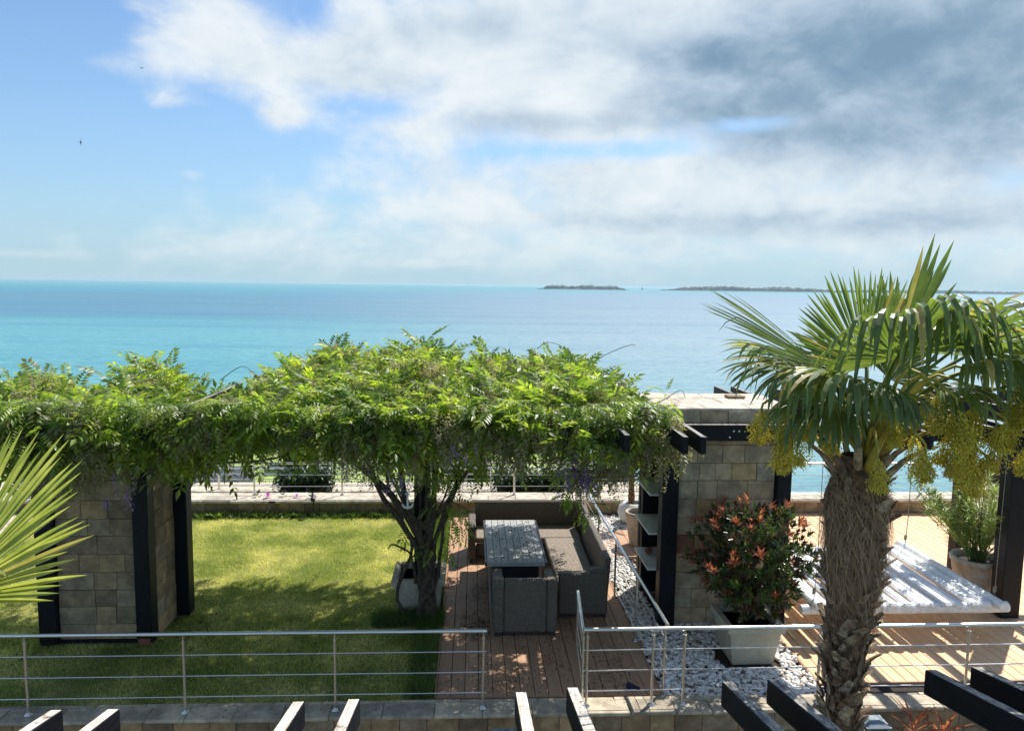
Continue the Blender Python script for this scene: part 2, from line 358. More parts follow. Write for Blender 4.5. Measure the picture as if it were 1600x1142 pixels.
M_DEAD = leaf_mat('dried_palm_leaf', (.24, .19, .06), (.36, .30, .10), (.46, .38, .16), nscale=5, tf=.25, spec=.4, rough=.5)
M_PHOT = leaf_mat('photinia_green_leaf', (.025, .045, .014), (.055, .09, .022), (.11, .15, .035), nscale=6, tf=.25, spec=.6, rough=.3, extra=((.09, .035, .025), 5.0, .58))
M_RED = leaf_mat('photinia_red_leaf', (.12, .035, .025), (.24, .065, .050), (.34, .15, .09), nscale=9, tf=.35, spec=.6, rough=.3)
M_OLE = leaf_mat('oleander_leaf', (.11, .15, .055), (.21, .27, .08), (.36, .40, .13), nscale=5, tf=.35, spec=.5, rough=.4)
M_HEDGE = leaf_mat('hedge_leaf', (.012, .026, .010), (.022, .045, .014), (.04, .08, .02), nscale=1, tf=.15)
M_GRASS = leaf_mat('grass_blade', (.15, .195, .050), (.34, .36, .105), (.66, .60, .30), nscale=1.1, tf=.35, spec=.25, rough=.6, bias=.02)
M_WEED = leaf_mat('weed_leaf', (.03, .06, .015), (.07, .12, .025), (.12, .17, .04), nscale=3, tf=.35)
M_YEL = leaf_mat('palm_flower', (.44, .38, .05), (.64, .55, .09), (.78, .70, .17), nscale=8, tf=.2, spec=.2, rough=.7)
M_STEM = simple('petiole', (.10, .15, .03), .45, nscale=12)
M_YSTEM = simple('yellow_flower_stalk', (.42, .36, .06), .5, nscale=12)
M_BARK = simple('vine_bark', (.075, .055, .038), .9, nscale=26, var=.55, bumpd=.02, bs=.9)
M_TRUNK = simple('palm_trunk_fibre', (.15, .09, .05), .95, nscale=22, var=.65, bumpd=.03, bs=1.0)
M_FIBRE, g = mat('palm_fibre_strand'); g.out(g.pb(g.mix(g.irand(), (.14, .08, .04), (.56, .38, .22)), .8, spec=.25))
M_BOOT, g = mat('old_leaf_base'); p = g.pos(); g.out(g.pb(g.mix(g.rng(g.noise(p, 18, 5, .7), .35, .7), g.mix(g.orand(), (.24, .16, .10), (.60, .48, .33)), (.10, .06, .04)), .85, spec=.2, normal=g.bump(g.noise(p, 60, 4, .6), .5, .01)))
M_PEB, g = mat('white_marble_pebble')
r = g.irand(); c = g.ramp(r, [(0, (.85, .84, .80)), (.55, (.78, .76, .71)), (.8, (.64, .60, .53)), (.93, (.30, .22, .16)), (1, (.16, .10, .07))])
g.out(g.pb(c, .6, spec=.35))
M_DEBRIS, g = mat('dry_petal'); g.out(g.pb(g.mix(g.irand(), (.045, .030, .022), (.14, .10, .075)), .9, spec=.1))
M_FEATHER = simple('dark_feather', (.03, .03, .035), .8)
M_TILE = simple('red_brown_roof_tile', (.22, .08, .05), .85)

# sea: turquoise with a darker blue band by distance, paler to the right
M_SEA, g = mat('sea_water')
p = g.pos(); s3 = g.sep(p)
wob = g.m('MULTIPLY', g.m('SUBTRACT', g.noise(g.vm('MULTIPLY', p, (.0012, .003, 0)), 1.0, 6, .6), .5), .30)
wob2 = g.m('MULTIPLY', g.m('SUBTRACT', g.noise(g.vm('MULTIPLY', p, (.0003, .0016, 0)), 1.0, 5, .6), .5), .6)
ly = g.m('LOGARITHM', g.m('MAXIMUM', s3[1], 10.0), 10.0)
t = g.m('ADD', g.m('ADD', ly, wob), g.m('MULTIPLY', wob2, .25))
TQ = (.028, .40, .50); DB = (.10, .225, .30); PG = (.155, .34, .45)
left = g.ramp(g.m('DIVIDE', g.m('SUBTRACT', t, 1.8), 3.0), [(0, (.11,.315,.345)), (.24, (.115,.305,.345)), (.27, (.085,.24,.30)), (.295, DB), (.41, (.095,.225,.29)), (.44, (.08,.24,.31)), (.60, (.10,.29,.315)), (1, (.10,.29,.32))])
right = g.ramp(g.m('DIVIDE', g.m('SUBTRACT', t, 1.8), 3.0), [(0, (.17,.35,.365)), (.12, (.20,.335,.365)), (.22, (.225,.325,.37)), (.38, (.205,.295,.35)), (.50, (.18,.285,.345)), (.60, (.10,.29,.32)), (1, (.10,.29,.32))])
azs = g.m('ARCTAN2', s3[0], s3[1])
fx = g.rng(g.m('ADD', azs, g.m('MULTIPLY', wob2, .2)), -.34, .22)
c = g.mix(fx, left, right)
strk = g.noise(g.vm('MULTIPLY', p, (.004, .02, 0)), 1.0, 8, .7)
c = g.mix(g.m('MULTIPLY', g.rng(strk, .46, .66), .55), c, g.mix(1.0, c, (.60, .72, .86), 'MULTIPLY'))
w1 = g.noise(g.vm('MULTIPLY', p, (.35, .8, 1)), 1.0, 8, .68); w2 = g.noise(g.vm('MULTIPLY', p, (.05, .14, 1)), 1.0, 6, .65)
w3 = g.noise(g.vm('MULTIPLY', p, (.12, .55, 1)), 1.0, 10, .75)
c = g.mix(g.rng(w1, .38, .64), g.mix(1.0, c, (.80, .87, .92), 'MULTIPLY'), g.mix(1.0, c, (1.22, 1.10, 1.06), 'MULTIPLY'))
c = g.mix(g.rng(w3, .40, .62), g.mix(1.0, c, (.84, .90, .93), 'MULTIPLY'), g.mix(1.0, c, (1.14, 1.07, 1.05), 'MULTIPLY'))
g.out(g.pb(c, .55, spec=.12, normal=g.bump(g.m('ADD', g.m('MULTIPLY', w1, .6), w2), .9, .8)))
M_ISLE = simple('far_woodland', (.045, .065, .055), .95, nscale=.05, var=.4, bumpd=3)
M_ROCK = simple('coastal_slope', (.11, .10, .07), .95, nscale=.8, var=.4, bumpd=.2)
M_LAWNG, g = mat('lawn_soil'); p = g.pos()
g.out(g.pb(g.mix(g.rng(g.noise(p, 1.1, 5, .65), .35, .7), (.11, .14, .035), (.27, .25, .11)), .95, spec=.1))
M_PAVE = stone_mat('pale_paving', [(0, (.50, .46, .40)), (1, (.50, .46, .40))], grain=.5)
M_GARD = simple('garden_grass', (.26, .34, .09), .95, nscale=2, var=.35, bumpd=.05)

# ------------------------------------------------------------------ setting
def sheet(name, x0, x1, y0, y1, z, mt, nx=1, ny=1, h=None):
    V = []; Fs = []
    for j in range(ny+1):
        for i in range(nx+1):
            x = x0+(x1-x0)*i/nx; y = y0+(y1-y0)*j/ny; V.append((x, y, z + (h(x, y) if h else 0)))
    for j in range(ny):
        for i in range(nx): a = j*(nx+1)+i; Fs.append((a, a+1, a+nx+2, a+nx+1))
    me = bpy.data.meshes.new(name); me.from_pydata(V, [], Fs); return obj(name, me, mt, kind='structure')
mb = MB(); ns = 96; mb.v = [(0, 0, -15)]; rad = [60, 400, 3000, 70000]
for rr in rad:
    for k in range(ns): mb.v.append((rr*math.cos(2*PI*k/ns), rr*math.sin(2*PI*k/ns), -15))
for k in range(ns): mb.f.append((0, 1+k, 1+(k+1) % ns))
for j in range(len(rad)-1):
    for k in range(ns): a = 1+j*ns; b = 1+(j+1)*ns; k2 = (k+1) % ns; mb.f.append((a+k, b+k, b+k2, a+k2))
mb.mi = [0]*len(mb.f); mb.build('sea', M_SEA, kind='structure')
# coastal hillside falling to the sea
def hill(x, y):
    s_ = min(1, max(0, (x-4.2)/2.0)); s_ = s_*s_*(3-2*s_)
    yl = 38; L = -3.4 if y < yl else -3.4-(y-yl)*.8
    Rr = -3.2-(y-15.4)*.62
    if y < 15.7: L = Rr = -2.6
    z = L*(1-s_)+Rr*s_ + .35*nz3(x*.3, y*.3)*(1 if y > 30 or s_ > .5 else .1)
    return max(z, -15.6)
sheet('coastal_slope', -60, 70, 13.0, 62, 0, M_ROCK, 90, 50, hill)
def undul(x, y): return -2.35 + .05*nz3(x*.6, y*.6)
sheet('lower_garden_ground', -40, 40, -12, 7.7, 0, M_EARTH, 30, 12, undul)
# islands: terrain plus woodland
def island(x0, x1, y, hmax, lab, seed):
    mb = MB(); n = 26; 
    for i in range(n+1):
        t = i/n; x = x0+(x1-x0)*t; e = min(1, min(t, 1-t)*7); w = 120*e+10
        for k, (dy, dz) in enumerate([(-w, 0), (-w*.6, hmax*.22*e), (0, hmax*.34*e), (w*.6, hmax*.22*e), (w, 0)]): mb.v.append((x, y+dy, -15.2+dz))
    for i in range(n):
        for k in range(4): a = i*5+k; mb.f.append((a, a+5, a+6, a+1))
    mb.mi = [0]*len(mb.f); mb.build('island', M_ISLE, kind='structure')
    rg = np.random.default_rng(seed); N = int((x1-x0)*.55)
    t = rg.random(N); e = np.minimum(1, np.minimum(t, 1-t)*7); X = x0+(x1-x0)*t; Yy = y+(rg.random(N)-.5)*150*e; 
    hh = hmax*(.35+.25*np.sin(t*9+seed)**2+.55*rg.random(N)**2)*np.maximum(e, .22)
    ico = bmesh.new(); bmesh.ops.create_icosphere(ico, subdivisions=1, radius=1); tv = np.array([v.co[:] for v in ico.verts]); tf = np.array([[v.index for v in f.verts] for f in ico.faces]); ico.free()
    tv[:, 2] += .35
    M = np.zeros((N, 3, 3)); M[:, 0, 0] = hh*(.7+rg.random(N)*.7); M[:, 1, 1] = hh*.8; M[:, 2, 2] = hh*.62
    P = np.stack([X, Yy, -15+hmax*.12*e], 1)
    V, Fc = scatter(tv, tf, M, P, np.ones(N)); o = obj('woodland', npmesh('woodland', V, Fc), M_ISLE); tag(o, lab, None, kind='stuff')
island(365, 880, 4300, 27, 'small low wooded island left on the horizon', 3)
island(1180, 2350, 4700, 31, 'long low wooded headland on the horizon behind the palm', 5)
island(2300, 5200, 5200, 26, 'faint far continuation of the wooded headland at right', 8)
mb = MB(); mb.tube([(1010, 4500, -15), (1010, 4500, -3)], 3.2, 8); mb.tube([(1010, 4500, -3), (1010, 4500, 3)], 1.6, 8)
tag(mb.build('beacon', M_FEATHER), 'tiny dark beacon standing in the sea between the two islands', 'beacon')

mb = MB(); mb.box(-72000, 72000, -72000, 72000, -17, 8.5); hm = bpy.data.materials.new('sea_haze'); hm.use_nodes = True; hg = NT(hm.node_tree)
hv = hg.new('ShaderNodeVolumePrincipled'); hv.inputs['Color'].default_value = (.62, .84, .95, 1); hv.inputs['Density'].default_value = .00007; hv.inputs['Anisotropy'].default_value = .2
ho = hg.new('ShaderNodeOutputMaterial'); hg.nt.links.new(hv.outputs[0], ho.inputs['Volume']); mb.build('haze', hm, kind='stuff')
# ------------------------------------------------------------------ masonry helpers
def stone_face(parent, o, ud, w, h, mt, vd=(0, 0, 1), row=.22, smin=.22, smax=.5, th=.03, joint=.0045, first=None, name='stone', jit=.006, rows=None):
    """stones laid in courses; outward normal = ud x vd"""
    o = Vector(o); ud = Vector(ud); vd = Vector(vd); nd = ud.cross(vd)
    v = 0; ri = 0
    rows = rows or []
    while v < h-.02:
        rh = rows[ri] if ri < len(rows) else row*U(.9, 1.1)
        if h-(v+rh) < .09: rh = h-v
        u = 0; ri += 1
        while u < w-.01:
            sw = U(smin, smax)
            if w-(u+sw) < smin*.6: sw = w-u
            mb = MB(); pr = th+U(-jit, jit)
            M = Matrix((( *[ud.x, vd.x, nd.x], o.x), (ud.y, vd.y, nd.y, o.y), (ud.z, vd.z, nd.z, o.z), (0, 0, 0, 1)))
            mb.cbox(u+joint/2, u+sw-joint/2, v+joint/2, v+rh-joint/2, 0.0, pr, .005, M)
            mb.build(name, mt, parent)
            u += sw
        v += rh
def slabs(parent, x0, x1, y0, y1, z0, z1, mt, smin=.35, smax=.6, axis='x', name='coping_slab'):
    u = x0 if axis == 'x' else y0; end = x1 if axis == 'x' else y1
    while u < end-.01:
        sw = U(smin, smax)
        if end-(u+sw) < smin*.5: sw = end-u
        mb = MB(); dz = U(-.004, .004); dy = U(-.012, .012)
        if axis == 'x': mb.cbox(u+.003, u+sw-.003, y0+dy, y1, z0, z1+dz, .007)
        else: mb.cbox(x0+dy, x1, u+.003, u+sw-.003, z0, z1+dz, .007)
        mb.build(name, mt, parent); u += sw

# ---- front retaining wall with coping
t = thing('retaining_wall', 'stone retaining wall with slab coping below the front steel railing', 'wall', (0, 7.5, -2.3))
mb = MB(); mb.box(-12, 13, 7.53, 7.71, -2.6, .008); mb.build('core', M_MORTAR, t)
stone_face(t, (-9, 7.53, -.62), (1, 0, 0), 18, .62, M_STONE2, row=.42, smin=.26, smax=.40, th=.025)
slabs(t, -9.5, 9.5, 7.44, 7.70, .012, .05, M_COPE)
slabs(t, -9.5, 9.5, 7.705, 7.765, .010, .044, M_COPE, .5, .9)
# ---- upper terrace ground (lawn soil, gravel bed)
sheet('lawn', -14, -.41, 7.766, 14.56, -.012, M_LAWNG, 20, 12, lambda x, y: .02*nz3(x*.8, y*.8))
sheet('gravel_bed', 2.16, 4.02, 7.766, 14.56, -.045, M_SOIL)
mb = MB(); mb.box(-.40, 2.14, 7.80, 14.56, -.30, -.045); mb.box(4.0, 13, 7.80, 14.56, -.30, -.045); mb.build('deck_base', M_SOIL, kind='structure')
mb = MB(); mb.box(-14, 13, 7.72, 15.05, -3.2, -.31); mb.build('terrace_base', M_EARTH, kind='structure')

# ---- far wall with broad coping, lower terrace behind
t = thing('garden_wall', 'low stone wall with pale slab top along the far edge of the lawn', 'wall', (0, 14.6, 0))
mb = MB(); mb.box(-14, 13, 14.60, 15.08, -3.0, .235); mb.build('core', M_MORTAR, t)
stone_face(t, (-9.5, 14.60, 0), (1, 0, 0), 22, .235, M_STONE2, row=.235, smin=.2, smax=.36, th=.03, rows=[.235])
for (yy0, yy1) in ((14.50, 14.86), (14.865, 15.10)): slabs(t, -9.5, 13, yy0, yy1, .238, .285, M_COPE2, .45, .8)
mb = MB(); mb.box(-8.9, -8.55, 11.0, 14.5, -.2, .02); mb.build('core', M_MORTAR, t)
slabs(t, -9.2, -7.9, 11.0, 14.49, .02, .06, M_COPE2, .5, .8, 'y')
# lower terrace
t = thing('lower_terrace_wall', 'pale slab edge of the lower terrace carrying the second railing', 'wall', (-2, 23.4, -2))
mb = MB(); mb.box(-16, 6.6, 23.0, 23.9, -3.6, -1.92); mb.build('core', M_MORTAR, t)
slabs(t, -16, 6.7, 22.9, 24.0, -1.91, -1.86, M_COPE2, .6, 1.0)
sheet('lower_terrace', -30, 5.5, 15.09, 22.99, -2.02, M_PAVE)
sheet('lower_garden_path', -30, -7.4, 24.1, 26.4, -3.2, M_PAVE)
sheet('lower_garden_lawn', -30, 4.4, 24.1, 37.9, -3.22, M_GARD)

# ------------------------------------------------------------------ decks
def deck(name, x0, x1, y0, y1, w, mt, lab, joints=1, reveal=.035):
    t = thing(name, lab, 'deck', ((x0+x1)/2, y0, 0)); x = x0; z1 = 0
    n = int(round((x1-x0)/w)); w = (x1-x0)/n
    for i in range(n):
        ys = [y0+.028] + sorted([U(y0+1.5, y1-1.0) for _ in range(joints)]) + [y1]
        for a, b in zip(ys[:-1], ys[1:]):
            mb = MB(); mb.cbox(x0+i*w+.0035, x0+(i+1)*w-.0035, a+.002, b-.002, -.026, 0+U(-.0015, .0015), .003); mb.build('plank', mt, t)
    mb = MB(); mb.cbox(x0-.01, x1+.01, y0, y0+.025, -.09, .004, .003); mb.build('edge_board', M_DECK, t)
    mb = MB(); mb.cbox(x1+.0015, x1+.024, y0+.03, y1, -.09, .002, .003); mb.build('edge_board', M_DECK, t)
    mb = MB(); mb.cbox(x0-.024, x0-.0015, y0+.03, y1, -.09, .002, .003); mb.build('edge_board', M_DECK, t)
    return t
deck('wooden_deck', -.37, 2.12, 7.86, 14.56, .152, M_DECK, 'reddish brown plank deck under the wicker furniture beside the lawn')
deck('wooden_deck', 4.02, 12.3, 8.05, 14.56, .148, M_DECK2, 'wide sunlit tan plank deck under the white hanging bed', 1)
deck('wooden_deck', 2.30, 3.42, 12.15, 13.55, .16, M_DECK, 'small square of decking in the pebbles behind the shelf pillar', 0)

# ------------------------------------------------------------------ gravel pebbles
ico = bmesh.new(); bmesh.ops.create_icosphere(ico, subdivisions=1, radius=1)
tv0 = np.array([v.co[:] for v in ico.verts]); tf0 = np.array([[v.index for v in f.verts] for f in ico.faces]); ico.free()
def pebbles(N, x0, x1, y0, y1, s0, s1, z0=-.03, excl=()):
    X = RNG.uniform(x0, x1, N); Yv = RNG.uniform(y0, y1, N); keep = np.ones(N, bool)
    for (a, b, c_, d) in excl: keep &= ~((X > a) & (X < b) & (Yv > c_) & (Yv < d))
    X = X[keep]; Yv = Yv[keep]; n = len(X); parts = []
    for k in range(6):
        tv = tv0*(1+RNG.uniform(-.22, .22, (len(tv0), 1))) * np.array([1, .72, .5]); sl = slice(k, None, 6); m_ = len(X[sl])
        an = RNG.uniform(0, 2*PI, m_); fw = np.stack([np.cos(an), np.sin(an), RNG.normal(0, .25, m_)], 1); up = np.stack([RNG.normal(0, .3, m_), RNG.normal(0, .3, m_), np.ones(m_)], 1)
        parts.append(scatter(tv, tf0, basis(fw, up), np.stack([X[sl], Yv[sl], z0+RNG.uniform(0, .03, m_)], 1), RNG.uniform(s0, s1, m_)))
    return cat(parts)
V, Fc = cat([pebbles(4300, 2.16, 4.0, 7.78, 10.0, .024, .046, excl=((3.02, 3.75, 8.45, 9.0),)), pebbles(2200, 2.16, 2.55, 10.0, 14.5, .018, .036), pebbles(1500, 2.5, 4.3, 13.6, 14.5, .02, .038), pebbles(500, 2.5, 4.0, 10.9, 12.1, .02, .036)])
me = npmesh('gravel', V, Fc); o = obj('gravel', me, M_PEB, smooth=True); tag(o, 'loose white marble pebbles filling the bed between the decks', None, kind='stuff')

# ------------------------------------------------------------------ grass
def grass(N, xr, yr, h0, h1, w, lean=.5, excl=()):
    X = RNG.uniform(*xr, N); Yv = RNG.uniform(*yr, N); keep = np.ones(N, bool)
    for (a, b, c_, d) in excl: keep &= ~((X > a) & (X < b) & (Yv > c_) & (Yv < d))
    X = X[keep]; Yv = Yv[keep]; n = len(X); an = RNG.uniform(0, 2*PI, n); h = RNG.uniform(h0, h1, n)
    dx = np.cos(an)*w; dy = np.sin(an)*w; lx = RNG.normal(0, lean, n)*h; lyy = RNG.normal(0, lean, n)*h
    z = np.full(n, -.012)
    V = np.stack([np.stack([X-dx, Yv-dy, z], 1), np.stack([X+dx, Yv+dy, z], 1), np.stack([X+lx, Yv+lyy, z+h], 1)], 1).reshape(-1, 3)
    return V, np.arange(len(V)).reshape(-1, 3)
ex = ((-5.3, -3.98, 9.22, 10.1), (-1.02, -.36, 9.95, 10.6))
V, Fc = cat([grass(150000, (-9, -.40), (7.77, 11.2), .018, .042, .0035, .7, ex), grass(110000, (-9, -.40), (11.2, 14.5), .018, .042, .0045, .7, ex),
             grass(4000, (-9, -5.3), (8.9, 9.6), .04, .1, .004)])
o = obj('grass', npmesh('grass', V, Fc), M_GRASS); tag(o, 'mown lawn grass with dry patches between the stone pillar and the deck', None, kind='stuff')
V, Fc = cat([grass(6000, (-9, -.5), (14.3, 14.52), .05, .16, .005, .45), grass(7000, (-.72, -.41), (7.8, 14.3), .04, .17, .004, .5), grass(2600, (-1.3, -.2), (9.6, 10.0), .05, .2, .005, .5, ((-.37, 1, 0, 20),))])
o = obj('long_grass', npmesh('long_grass', V, Fc), M_WEED); tag(o, 'uncut grass along the deck edge, the planter and the far wall, coloured darker for wall shade', None, kind='stuff')  # dark green carries the shade at the far wall's foot in its colour

# ------------------------------------------------------------------ railings
def railing(t, pts, z0, zt, posts, bars=3, r=.021, pr=.015, br=.006, flange=True, name_top='top_rail'):
    """pts: two end points (x,y); posts: parameters 0..1"""
    a = Vector((*pts[0], 0)); b = Vector((*pts[1], 0)); H = zt-z0
    mb = MB(); mb.tube([a+Vector((0, 0, zt)), b+Vector((0, 0, zt))], r, 12); mb.build(name_top, M_STEEL, t, smooth=False)
    for k in range(bars):
        z = z0+H*(k+.75)/(bars+.75); mb = MB(); mb.tube([a+Vector((0, 0, z)), b+Vector((0, 0, z))], br, 6); mb.build('bar', M_STEEL, t)
    for q in posts:
        p = a.lerp(b, q); mb = MB(); mb.tube([p+Vector((0, 0, z0)), p+Vector((0, 0, zt-.07))], pr, 10); mb.tube([p+Vector((0, 0, zt-.07)), p+Vector((0, 0, zt-.015))], pr*.5, 8)
        mb.tube([p+Vector((0, 0, zt-.09)), p+Vector((0, 0, zt-.068))], pr*1.25, 10)
        for k in range(bars):
            z = z0+H*(k+.75)/(bars+.75); mb.tube([p+Vector((0, -.022, z)), p+Vector((0, .012, z))], .009, 6)
        po = mb.build('post', M_STEEL, t)
        if flange:
            mb = MB(); mb.lathe([(0, .0), (.042, 0), (.042, .006), (.022, .016), (pr, .03)], 16, (p.x, p.y, z0+.001)); mb.build('post_flange', M_STEEL, po, smooth=True)
def P1(x0, x1, xs): return [(x-x0)/(x1-x0) for x in xs]
GR = 'steel railings around the terraces'
t = thing('railing', 'steel railing on the front coping in front of the lawn', 'railing', (-2, 7.58, .05), GR)
railing(t, [(-7.7, 7.58), (.17, 7.58)], .05, .90, P1(-7.7, .17, [-7.65, -6.1, -4.53, -2.95, -1.41, .135]))
t = thing('railing', 'steel railing on the front coping before the pebbles and the palm trunk', 'railing', (4, 7.58, .05), GR)
railing(t, [(1.19, 7.58), (9.2, 7.62)], .05, .90, P1(1.19, 9.2, [1.235, 1.94, 2.28, 3.76, 5.42, 7.0, 8.6]))
t = thing('railing', 'long steel railing running back from the front corner along the deck edge', 'railing', (2.1, 11, 0), GR)
railing(t, [(2.13, 7.72), (2.03, 14.35)], .0, .87, P1(7.72, 14.35, [7.82, 9.15, 10.5, 11.85, 13.1, 14.3]), bars=4, br=.0045)
t = thing('railing', 'steel railing on the pale wall behind the lawn', 'railing', (-3, 15, .285), GR)
railing(t, [(-8.6, 14.93), (1.95, 14.93)], .286, .93, P1(-8.6, 1.95, [-7.75, -6.05, -4.32, -2.59, -.87, .86, 1.9]), bars=2, pr=.02, r=.024)
t = thing('railing', 'steel railing on the pale wall from the deck corner to the sea side', 'railing', (6, 15, .285), GR)
railing(t, [(2.1, 14.93), (12.5, 14.93)], .286, .93, P1(2.1, 12.5, [2.59, 4.3, 6.2, 7.6, 9.35, 11.1]), bars=2, pr=.02, r=.024)
t = thing('railing', 'distant steel railing on the edge of the lower terrace', 'railing', (-3, 23.3, -1.86), GR)
railing(t, [(-14, 23.2), (6.3, 23.2)], -1.86, -1.20, P1(-14, 6.3, [-13.2, -10.5, -7.78, -5.0, -2.2, .6, 3.4, 6.2]), bars=3, pr=.03, r=.035, br=.014)
# open gate leaf
t = thing('gate', 'open steel gate leaf standing in the gap of the front railing', 'gate', (1.2, 7.6, .03))
gp = [(1.205, 7.66), (1.29, 8.72)]
railing(t, gp, .05, .84, [.03, .97], bars=3, flange=False, name_top='top_rail')

# ------------------------------------------------------------------ pergola timbers, pillars
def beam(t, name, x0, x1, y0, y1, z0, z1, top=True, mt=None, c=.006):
    mb = MB(); mb.cbox(x0, x1, y0, y1, z0, z1, c, tmi=1 if top else 0); return mb.build(name, mt or [M_BLACK, M_TIMBER2], t)  # top face gets a paler timber than the black sides
def post(t, x0, x1, y0, y1, z1, z0=0): mb = MB(); mb.cbox(x0, x1, y0, y1, z0, z1, .008); return mb.build('post', M_BLACK, t)
# right stone pillar
t = thing('stone_pillar', 'tall sandstone pillar with black corner posts and side shelves', 'pillar', (3.3, 10.2, 0))
mb = MB(); mb.box(2.93, 4.13, 9.66, 10.80, -.05, 2.86); mb.build('core', M_MORTAR, t)
stone_face(t, (2.72, 9.66, 0), (1, 0, 0), 1.30, 2.54, M_STONE, row=.245, smin=.2, smax=.46)
stone_face(t, (2.52, 9.60, 2.745), (1, 0, 0), 1.70, .165, M_STONE, row=.165, smin=.3, smax=.5, rows=[.165])
stone_face(t, (4.13, 9.70, 0), (0, 1, 0), 1.08, 2.86, M_STONE, row=.245, smin=.25, smax=.5)
mb = MB(); mb.box(2.52, 4.2, 9.62, 10.85, 2.76, 2.895); mb.build('core', M_MORTAR, t)
for j, (ya, yb) in enumerate(((9.575, 10.0), (10.005, 10.45), (10.455, 10.93))): slabs(t, 2.46, 4.24, ya, yb, 2.905, 2.94+.002*j, M_COPE2, .3, .62, name='cap_slab')
mb = MB(); mb.cbox(3.62, 3.86, 10.4, 10.6, 2.95, 2.985, .006); mb.build('loose_tile', M_STONE2, t)
post(t, 2.50, 2.715, 9.55, 9.76, 2.535); post(t, 4.03, 4.22, 9.55, 9.74, 2.535); post(t, 2.50, 2.60, 10.84, 10.96, 2.75); post(t, 4.08, 4.22, 10.80, 10.94, 2.535)
mb = MB(); mb.box(2.86, 2.925, 9.78, 10.84, 0, 2.75); mb.build('niche_back', M_BLACK, t)
mb = MB(); mb.box(2.51, 2.85, 10.70, 10.83, 0, 2.75); mb.build('niche_side', M_BLACK, t)
mb = MB(); mb.cbox(2.525, 2.56, 9.78, 9.83, .15, 2.30, .003); mb.build('jamb', M_TIMBER2, t)
for z in (1.16, 1.70, .66):
    mb = MB(); mb.cbox(2.40, 2.855, 9.84, 10.70, z, z+.028, .003); mb.build('shelf', M_SHELF, t)
# ornament on lowest shelf
mb = MB(); mb.lathe([(0, 0), (.03, 0), (.055, .035), (.05, .07), (.025, .09), (.02, .085), (.0, .03)], 16, (2.55, 10.42, .69)); tag(mb.build('clay_pot', M_TILE, smooth=True), 'small round brown clay pot standing on the lowest white shelf', 'pot')

M_REDST = stone_mat('red_brown_stone', [(0, (.26, .13, .08)), (1, (.26, .13, .08))]); M_OCHST = stone_mat('ochre_stone', [(0, (.42, .27, .13)), (1, (.42, .27, .13))])
best = sorted([o for o in t.children if o.name.startswith('stone')], key=lambda o: (sum((Vector(v.co) for v in o.data.vertices), Vector())/len(o.data.vertices)-Vector((2.86, 9.63, 1.10))).length)
for o, mm in ((best[0], M_REDST), (best[3], M_OCHST), (best[9], M_OCHST)): o.data.materials.clear(); o.data.materials.append(mm)

# left stone pillar
t = thing('stone_pillar', 'broad shaded stone pillar with black posts at the left of the lawn', 'pillar', (-4.6, 9.7, 0))
mb = MB(); mb.box(-5.16, -3.98, 9.30, 10.12, -.05, 2.50); mb.build('core', M_MORTAR, t)
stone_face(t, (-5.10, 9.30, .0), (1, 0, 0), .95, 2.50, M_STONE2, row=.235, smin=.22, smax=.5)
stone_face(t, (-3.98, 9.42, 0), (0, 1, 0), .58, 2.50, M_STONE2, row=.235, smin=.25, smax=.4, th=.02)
post(t, -5.32, -5.10, 9.20, 9.40, 2.55); post(t, -4.155, -3.965, 9.22, 9.41, 2.55); post(t, -4.0, -3.80, 10.02, 10.22, 2.55)
mb = MB(); mb.cbox(-5.1, -4.16, 9.262, 9.29, -.0, .05, .003); mb.build('base_board', M_BLACK, t)
mb = MB(); mb.cbox(-4.13, -3.98, 9.195, 9.215, 0, .075, .003); mb.build('base_brick', M_TILE, t)

# main pergola
t = thing('pergola', 'black timber pergola spanning from the left pillar across the lawn to the shelf pillar', 'pergola', (-1, 11, 0))
post(t, -.78, -.60, 10.06, 10.24, 2.54)
post(t, -.80, -.62, 11.1, 11.28, 2.55)
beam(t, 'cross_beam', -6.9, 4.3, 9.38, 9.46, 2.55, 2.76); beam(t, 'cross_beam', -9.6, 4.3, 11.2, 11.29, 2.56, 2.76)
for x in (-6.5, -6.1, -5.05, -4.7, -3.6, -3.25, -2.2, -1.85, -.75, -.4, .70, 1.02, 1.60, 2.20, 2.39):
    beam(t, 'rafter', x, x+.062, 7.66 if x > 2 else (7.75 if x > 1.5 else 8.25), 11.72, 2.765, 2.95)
# bolts on fascia
for x, z in ((3.35, 2.68), (3.30, 2.60), (3.42, 2.68)):
    mb = MB(); mb.tube([(x, 9.374, z), (x, 9.382, z)], .012, 8); mb.build('bolt', M_STEEL, t)
# right pergola over the deck
t = thing('pergola', 'black timber pergola over the white hanging bed on the right deck', 'pergola', (7, 10.5, 0))
post(t, 7.33, 7.60, 9.68, 9.92, 2.54); post(t, 7.72, 7.93, 11.30, 11.50, 2.54)
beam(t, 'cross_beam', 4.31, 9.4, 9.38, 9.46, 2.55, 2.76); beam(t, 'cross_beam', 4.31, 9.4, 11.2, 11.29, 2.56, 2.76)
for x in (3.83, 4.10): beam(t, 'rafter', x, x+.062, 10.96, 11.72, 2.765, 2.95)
for x in (4.72, 5.0, 5.95, 6.22, 7.2, 7.47, 8.5, 8.8): beam(t, 'rafter', x, x+.062, 7.9, 11.72, 2.765, 2.95)

